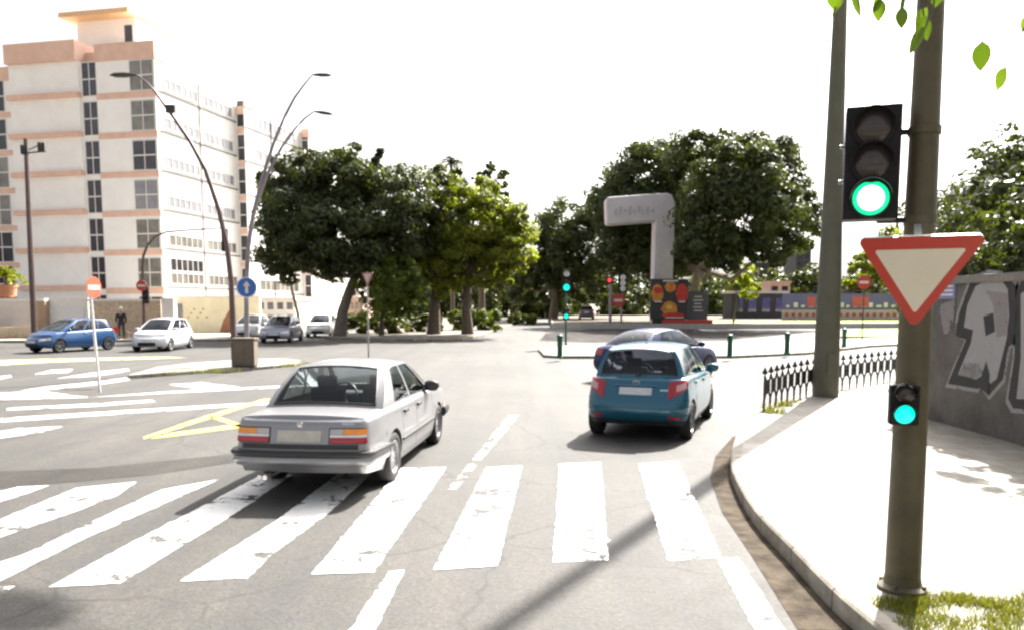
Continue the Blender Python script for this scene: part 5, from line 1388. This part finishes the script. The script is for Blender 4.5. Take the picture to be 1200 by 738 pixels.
# -- teal hatchback
TEAL = paint('teal_paint', (.010, .10, .16), .2, .28, .6)
def hatch(paint_, **kw):
    d = dict(L=3.88, W=.845, rcr=.24, rcf=.34, axles=(-1.32, 1.19), ar=.345, tr=.302, paint=paint_, doors=[(-.93, -.06), (-.06, .98)],
    top=[(-1.94, .985), (-1.2, .99), (0, .945), (1.0, .91), (1.35, .88), (1.7, .79), (1.94, .64)], sill=[(-1.94, .30), (-1.7, .26), (-1.5, .2), (1.5, .2), (1.94, .24)],
    tuck=TUCK_RND, taper=(.05, .08), slR=[(.2, .06), (.36, .0), (.55, .0), (.66, .05), (.98, .13)], slF=[(.2, .03), (.45, 0), (.7, .06)], bowR=.10, bowF=.22, crown=.025,
    ybR=-1.70, ybF=1.12, yrR=-1.42, yrF=.10, roof=[(-1.45, 1.40), (-1.0, 1.445), (-.3, 1.455), (.12, 1.42)], roofw=[(-1.45, .545), (-.4, .585), (.12, .55)], rcrown=.05, bulge=.05, sbow=.02, plan=.03,
    wins=[(.10, .29), (.315, .565), (.595, .93)], rwlim=(.05, .96, .90), gside=G_MID, grear=G_DARK, gfront=G_CLEAR, handle=paint_, mirror=paint_, mirror_back=.36, spokes=5, interior=True, seat_y=-.12, rseat_y=-.95)
    d.update(kw); return Car(**d)
def hatch_details(car, t, lamp=L_RED, plate=PLATE_G, lz=(.70, 1.0), wiper=True):
    Wf = car.W - car.rcr; S1 = car.S[-1]; ln = car.rcr * PI/2
    for sd in (1, -1):
        m = MB(); car.patch(m, Wf - .07, Wf + ln*1.1, lz[0] - .03, lz[1] - .06, .012, .02, sd, 14, z0b=lz[0] + .20, z1b=lz[1] - .01); lm = m.build('tail_lamp', lamp, t, smooth=40)
        m = MB(); car.patch(m, Wf + .06, Wf + ln*.75, lz[0] + .09, lz[0] + .19, .017, .012, sd, 6, z0b=lz[0] + .15, z1b=lz[0] + .23); m.build('reversing_lens', pbr('lamp_pink', (.5, .28, .30), .15, coat=.6), lm, smooth=40)
        m = MB(); car.patch(m, Wf - .06, Wf + ln*.35, .36, .41, .01, .012, sd, 6); m.build('reflector', L_RED, t, smooth=40)
        m = MB(); car.patch(m, S1 - (car.W - car.rcf) - car.rcf * 1.35, S1 - .42, .58, .70, .012, .02, sd, 12, z0b=.52, z1b=.62); m.build('headlamp', L_WHT, t, smooth=40)
    m = MB()
    for sd in (1, -1): car.patch(m, S1 - .42, S1, .28, .44, .008, .02, sd, 8)
    m.build('front_grille', TRIM, t, smooth=40)
    m = MB()
    for sd in (1, -1): car.patch(m, S1 - .26, S1, .455, .555, .016, .01, sd, 6)
    m.build('front_plate', PLATE_G, t, smooth=40)
    m = MB(); car.patch(m, -.27, .27, .735, .845, .010, .012, 1, 12); m.build('number_plate', plate, t)
    m = MB(); car.patch(m, -.36, .36, .86, .885, .022, .02, 1, 12, rnd=.008); m.build('tailgate_handle', car.paint, t, smooth=50)
    m = MB(); car.patch(m, -(Wf + ln + .12), Wf + ln + .12, .255, .33, .012, .012, 1, 40, rnd=.006); m.build('bumper_skirt', TRIM, t, smooth=50)
    m = MB(); car.patch(m, -(Wf + ln*.9), Wf + ln*.9, .655, .664, .002, .004, 1, 40); m.build('tailgate_gap', SEAM, t)
    M = T(0, car.at(0, .915).y - .006, .915) @ FACE_CAM
    m = MB()
    for k in range(20):
        a, b = 2*PI*k/20, 2*PI*(k+1)/20
        m.tube([M @ Vector((.055*math.cos(a), .038*math.sin(a), 0)), M @ Vector((.055*math.cos(b), .038*math.sin(b), 0))], .006, 5)
        m.tube([M @ Vector((.022*math.cos(a), .034*math.sin(a), 0)), M @ Vector((.022*math.cos(b), .034*math.sin(b), 0))], .005, 5)
    m.build('boot_badge', CHROME, t)
    R_ = car.RW
    m = MB(); a = R_[0][8] + Vector((0, -.03, .02)); b = R_[2][13] + Vector((0, -.02, .02)); m.tube([a, b], .012, 6); m.lathe([(.03, 0), (.03, .03)], 10, T(a.x, a.y + .01, a.z) @ FACE_CAM); m.build('wiper', TRIM, t)
    top = R_[-1]; m = MB(); rows = []
    for p in top[1:-1]: rows.append([p + Vector((0, .06, .012)), p + Vector((0, -.05, .012)), p + Vector((0, -.12, -.012)), p + Vector((0, -.115, -.04)), p + Vector((0, .0, -.035))])
    m.grid(rows); m.build('roof_spoiler', car.paint, t, smooth=50)
    m = MB(); car_c = top[8]; m.b2((-.11, car_c.y - .1235, car_c.z - .034), (.11, car_c.y - .117, car_c.z - .016)); m.build('third_brake_lamp', L_RED, t)
    m = MB(); m.tube([(0, -1.0, 1.49), (0, -1.25, 1.66)], .005, 5); m.build('aerial', TRIM, t)
car = hatch(TEAL)
hx, hy, hh = 2.60, 14.0, 21.
th_ = place('teal_hatchback', 'teal five door hatchback waiting to turn right just past the zebra crossing', 'car', car, hx, hy, hh); hatch_details(car, th_)
window_seal(car, th_, w=.025)
m = MB(); car.patch(m, .40, .56, .80, .825, .004, .004, 1, 6); m.build('model_badge', CHROME, th_)

# -- dark blue sedan ahead of it
DBLUE = pbr('dark_blue_paint', (.010, .016, .085), .3, 0, var=.03, spec=.3, coat=.15)
car = Car(L=4.45, W=.86, rcr=.22, rcf=.32, axles=(-1.28, 1.34), ar=.35, tr=.31, paint=DBLUE, doors=[(-.88, -.05), (-.05, 1.02)],
    top=[(-2.22, .96), (-1.9, .985), (-1.2, .96), (.2, .93), (1.1, .91), (1.5, .87), (1.9, .78), (2.22, .62)], sill=[(-2.22, .32), (-1.8, .26), (-1.6, .2), (1.6, .2), (2.22, .25)],
    tuck=TUCK_RND, taper=(.06, .08), slR=[(.2, .08), (.4, 0), (.6, .0), (.96, .10)], slF=[(.2, .03), (.45, 0), (.7, .06)], bowR=.10, bowF=.22, crown=.03,
    ybR=-1.66, ybF=1.2, yrR=-.92, yrF=.2, roof=[(-.95, 1.36), (-.4, 1.41), (0, 1.41), (.25, 1.38)], roofw=[(-.95, .53), (-.2, .58), (.25, .55)], rcrown=.05, bulge=.05, sbow=.03, plan=.05,
    wins=[(.20, .50), (.535, .94)], rwlim=(.05, .94, .90), gside=G_MID, grear=G_MID, gfront=G_CLEAR, handle=DBLUE, mirror=DBLUE, mirror_back=.36, spokes=5, interior=True, seat_y=-.1, rseat_y=-.98)
bl_ = place('dark_blue_sedan', 'dark blue sedan turning right in front of the teal hatchback', 'car', car, 4.3, 22.9, 46.)
Wf = car.W - car.rcr
for sd in (1, -1):
    m = MB(); car.patch(m, Wf - .22, Wf + .30, .74, .92, .012, .02, sd, 12, z0b=.80, z1b=.93); m.build('tail_lamp', L_RED, bl_, smooth=40)
    m = MB(); S1 = car.S[-1]; car.patch(m, S1 - Wf - .42, S1 - .42, .58, .70, .012, .02, sd, 12, z0b=.55, z1b=.64); m.build('headlamp', L_WHT, bl_, smooth=40)
m = MB(); car.patch(m, -.26, .26, .70, .81, .012, .012, 1, 8); m.build('number_plate', PLATE_G, bl_)

# -- cars across the junction and parked by the park
BLUE = paint('mid_blue_paint', (.022, .085, .23), .2, .3); WHITEC = paint('white_paint', (.66, .66, .70), 0, .35); GREYC = paint('grey_lilac_paint', (.27, .27, .33), .3, .3); WHT2 = paint('white_van_paint', (.74, .74, .74), 0, .4); DGREY = paint('dark_grey_paint', (.08, .08, .10), .3, .3)
def simple(label, name, px, py, car, head, up=0.):
    p = gp(px, py); t = place(name, label, 'car', car, p.x, p.y, head); hatch_details(car, t, plate=PLATE_G); return t
simple('blue hatchback with a clear windscreen in front of the low rough stone wall', 'blue_hatchback', 84, 411, hatch(BLUE, L=3.95, doors=[(-.3, .98)], gside=G_CLEAR, grear=G_CLEAR), 203)
simple('white hatchback following the blue one, in front of the beige stone wall', 'white_hatchback', 192, 409.5, hatch(WHITEC, gside=G_MID), 178)
simple('grey lilac hatchback parked nose out just beyond the brown cabinet', 'parked_car', 331, 400, hatch(GREYC, L=4.0), 178)
simple('white car parked behind the brown arched lamp and the blue arrow sign', 'parked_car', 296, 396, hatch(WHT2, L=4.1, spokes=8), 176)
simple('white car parked partly behind the trunk of the leaning laurel tree', 'parked_car', 378, 394, hatch(WHT2, L=4.0, gside=G_DARK, gfront=G_DARK), 176)
car = hatch(DGREY, L=4.3); t = place('distant_car', 'dark grey people carrier far down the road, left of the far signals', 'car', car, 8.3, 88, 4); t.location.z = .45; hatch_details(car, t)
# ------------------------------------------------------------------ person with a bag and a dog on the far left pavement
def skinned(name, verts, edges, radii, mat, parent, sub=2, root=0):
    me = bpy.data.meshes.new(name); me.from_pydata(verts, edges, []); me.materials.append(mat)
    o = bpy.data.objects.new(name, me); COL.objects.link(o)
    if parent: o.parent = parent
    sk = o.modifiers.new('skin', 'SKIN'); sk.use_smooth_shade = True
    bm = bmesh.new(); bm.from_mesh(me); ly = bm.verts.layers.skin.verify()
    bm.verts.ensure_lookup_table()
    for i, v in enumerate(bm.verts):
        r = radii[i]; v[ly].radius = r if isinstance(r, tuple) else (r, r); v[ly].use_root = (i == root)
    bm.to_mesh(me); bm.free()
    sb = o.modifiers.new('sub', 'SUBSURF'); sb.levels = sub; sb.render_levels = sub
    dg = bpy.context.evaluated_depsgraph_get(); ev = o.evaluated_get(dg); m2 = bpy.data.meshes.new_from_object(ev)
    o.modifiers.clear(); o.data = m2
    for pl in m2.polygons: pl.use_smooth = True
    return o
SKIN = pbr('skin', (.45, .27, .19), .6); JACK = pbr('dark_jacket', (.022, .02, .03), .85, var=.2); TROU = pbr('dark_trousers', (.05, .045, .055), .85); HAIR = pbr('white_hair', (.62, .58, .52), .8); SHOE = pbr('shoe', (.03, .03, .03), .6)
p = gp(143, 396.5, .15)
t = thing('person', 'white haired person in a dark jacket standing before the beige stone wall', 'person', p, R(12))
# joints: pelvis, spine, chest, neck, head..., legs and arms, standing with the weight on both feet
V = [(0,0,.95), (0,0,1.12), (0,.01,1.32), (0,.0,1.47), (0,-.015,1.56), (0,-.02,1.68),
     (.10,0,.90), (.115,-.02,.50), (.12,.02,.10), (.13,-.10,.05), (-.10,0,.90), (-.12,-.05,.50), (-.13,-.02,.10), (-.14,-.14,.05),
     (.19,.01,1.42), (.25,.03,1.14), (.24,-.07,.90), (.235,-.10,.82), (-.19,.01,1.42), (-.27,.02,1.15), (-.24,-.12,.95), (-.23,-.17,.88)]
E = [(0,1),(1,2),(2,3),(3,4),(4,5),(0,6),(6,7),(7,8),(8,9),(0,10),(10,11),(11,12),(12,13),(2,14),(14,15),(15,16),(16,17),(2,18),(18,19),(19,20),(20,21)]
RD = [(.155,.11), (.14,.10), (.17,.11), .058, .085, .09, .088, .06, .042, .04, .088, .06, .042, .04, .06, .046, .034, .03, .06, .046, .034, .03]
skinned('body', V, E, RD, SKIN, t)
j = [0,1,2,3,14,15,16,18,19,20]; mp = {a: i for i, a in enumerate(j)}
skinned('jacket', [(V[a][0], V[a][1], V[a][2] - (.06 if a == 3 else 0)) for a in j] + [(0, 0, .84)], [(mp[a], mp[b]) for a, b in E if a in mp and b in mp] + [(0, 10)],
        [(.17,.13), (.16,.12), (.19,.13), .075, .078, .062, .045, .078, .062, .045, (.165,.125)], JACK, t)
j = [0,6,7,8,10,11,12]; mp = {a: i for i, a in enumerate(j)}
skinned('trousers', [V[a] for a in j], [(mp[a], mp[b]) for a, b in E if a in mp and b in mp], [(.158,.12), .102, .075, .06, .102, .075, .06], TROU, t)
for a, b in ((8, 9), (12, 13)):
    q = Vector(V[a]); skinned('shoe', [(q.x, q.y + .04, .05), (q.x + .005, q.y - .06, .05), (q.x + .01, q.y - .16, .04)], [(0,1),(1,2)], [.055, .055, .045], SHOE, t)
m = MB(); m.lathe([(.001, .125), (.06, .115), (.098, .06), (.108, 0), (.100, -.06), (.07, -.09)], 16, T(0, .0, 1.69) @ Matrix.Rotation(R(-18), 4, 'X'), caps=False); m.build('hair', HAIR, t, smooth=60)
m = MB(); m.lathe([(.016, 0), (.013, .02), (.002, .032)], 8, T(0, -.105, 1.655) @ FACE_CAM); m.build('nose', SKIN, t, smooth=60)
for sx in (-.034, .034): m = MB(); m.lathe([(.012, 0), (.008, .008), (.001, .01)], 8, T(sx, -.098, 1.69) @ FACE_CAM); m.build('eye', SHOE, t, smooth=60)
for sgn, b0 in ((1, 17), (-1, 21)):
    q = Vector(V[b0])
    hv = [(q.x, q.y, q.z), (q.x, q.y - .01, q.z - .06)]; he = [(0, 1)]; hr = [.028, .03]
    for k, (ox, ln) in enumerate(((-.026, .062), (-.009, .072), (.009, .068), (.026, .052))):
        i = len(hv); hv += [(q.x + ox * .9, q.y - .015, q.z - .085), (q.x + ox, q.y - .02, q.z - .085 - ln*.55), (q.x + ox, q.y - .004, q.z - .085 - ln)]; he += [(1, i), (i, i+1), (i+1, i+2)]; hr += [.0095, .009, .007]
    i = len(hv); hv += [(q.x - sgn*.035, q.y - .03, q.z - .055), (q.x - sgn*.04, q.y - .045, q.z - .09)]; he += [(1, i), (i, i+1)]; hr += [.011, .008]
    skinned('hand', hv, he, hr, SKIN, t, 1)
hp = t.matrix_basis @ Vector(V[21])
bag = thing('shopping_bag', 'small red bag held in the hand of the person in the dark jacket', 'bag', (hp.x, hp.y - .02, hp.z - .50), R(12))
m = MB()
rows = []
for z, wx, wy in ((0, .13, .05), (.05, .15, .06), (.2, .145, .05), (.30, .12, .025)): rows.append([(wx*c*(1 if abs(c) < .9 else .96), wy*s_, z) for c, s_ in ((-1,-1),(-.3,-1.15),(.3,-1.1),(1,-1),(1,1),(.3,1.1),(-.3,1.15),(-1,1),(-1,-1))])
m.grid(rows); m.sheet([(-.13,-.05,0),(.13,-.05,0),(.13,.05,0),(-.13,.05,0)]); m.build('bag_body', pbr('bag_red', (.5, .05, .04), .6), bag, smooth=40)
m = MB(); m.tube([(-.07, 0, .29), (-.05, 0, .40), (0, 0, .425), (.05, 0, .40), (.07, 0, .29)], .007, 6); m.build('bag_handle', pbr('bag_red', (.5, .05, .04), .6), bag)
dp = gp(155, 397, .15)
dog = thing('dog', 'small tan and white dog standing beside the person in the dark jacket', 'dog', dp, R(80))
TAN = pbr('tan_fur', (.42, .22, .09), .9, var=.3, scale=6, col2=(.62, .52, .42))
DV = [(0,.20,.34), (0,0,.345), (0,-.18,.36), (0,-.27,.45), (0,-.33,.52), (0,-.42,.50), (0,-.47,.485), (.07,.20,.24), (.075,.25,.14), (.075,.22,.03), (-.07,.20,.24), (-.075,.25,.14), (-.075,.22,.03),
      (.07,-.18,.24), (.07,-.165,.14), (.07,-.19,.03), (-.07,-.18,.24), (-.07,-.165,.14), (-.07,-.19,.03), (0,.27,.40), (0,.33,.50), (.045,-.31,.60), (-.045,-.31,.60)]
DE = [(0,1),(1,2),(2,3),(3,4),(4,5),(5,6),(0,7),(7,8),(8,9),(0,10),(10,11),(11,12),(2,13),(13,14),(14,15),(2,16),(16,17),(17,18),(0,19),(19,20),(4,21),(4,22)]
skinned('body', DV, DE, [.085,.085,.10,.065,.075,.04,.03,.055,.03,.022,.055,.03,.022,.045,.028,.022,.045,.028,.022,.025,.014,.022,.022], TAN, dog, 2, 1)
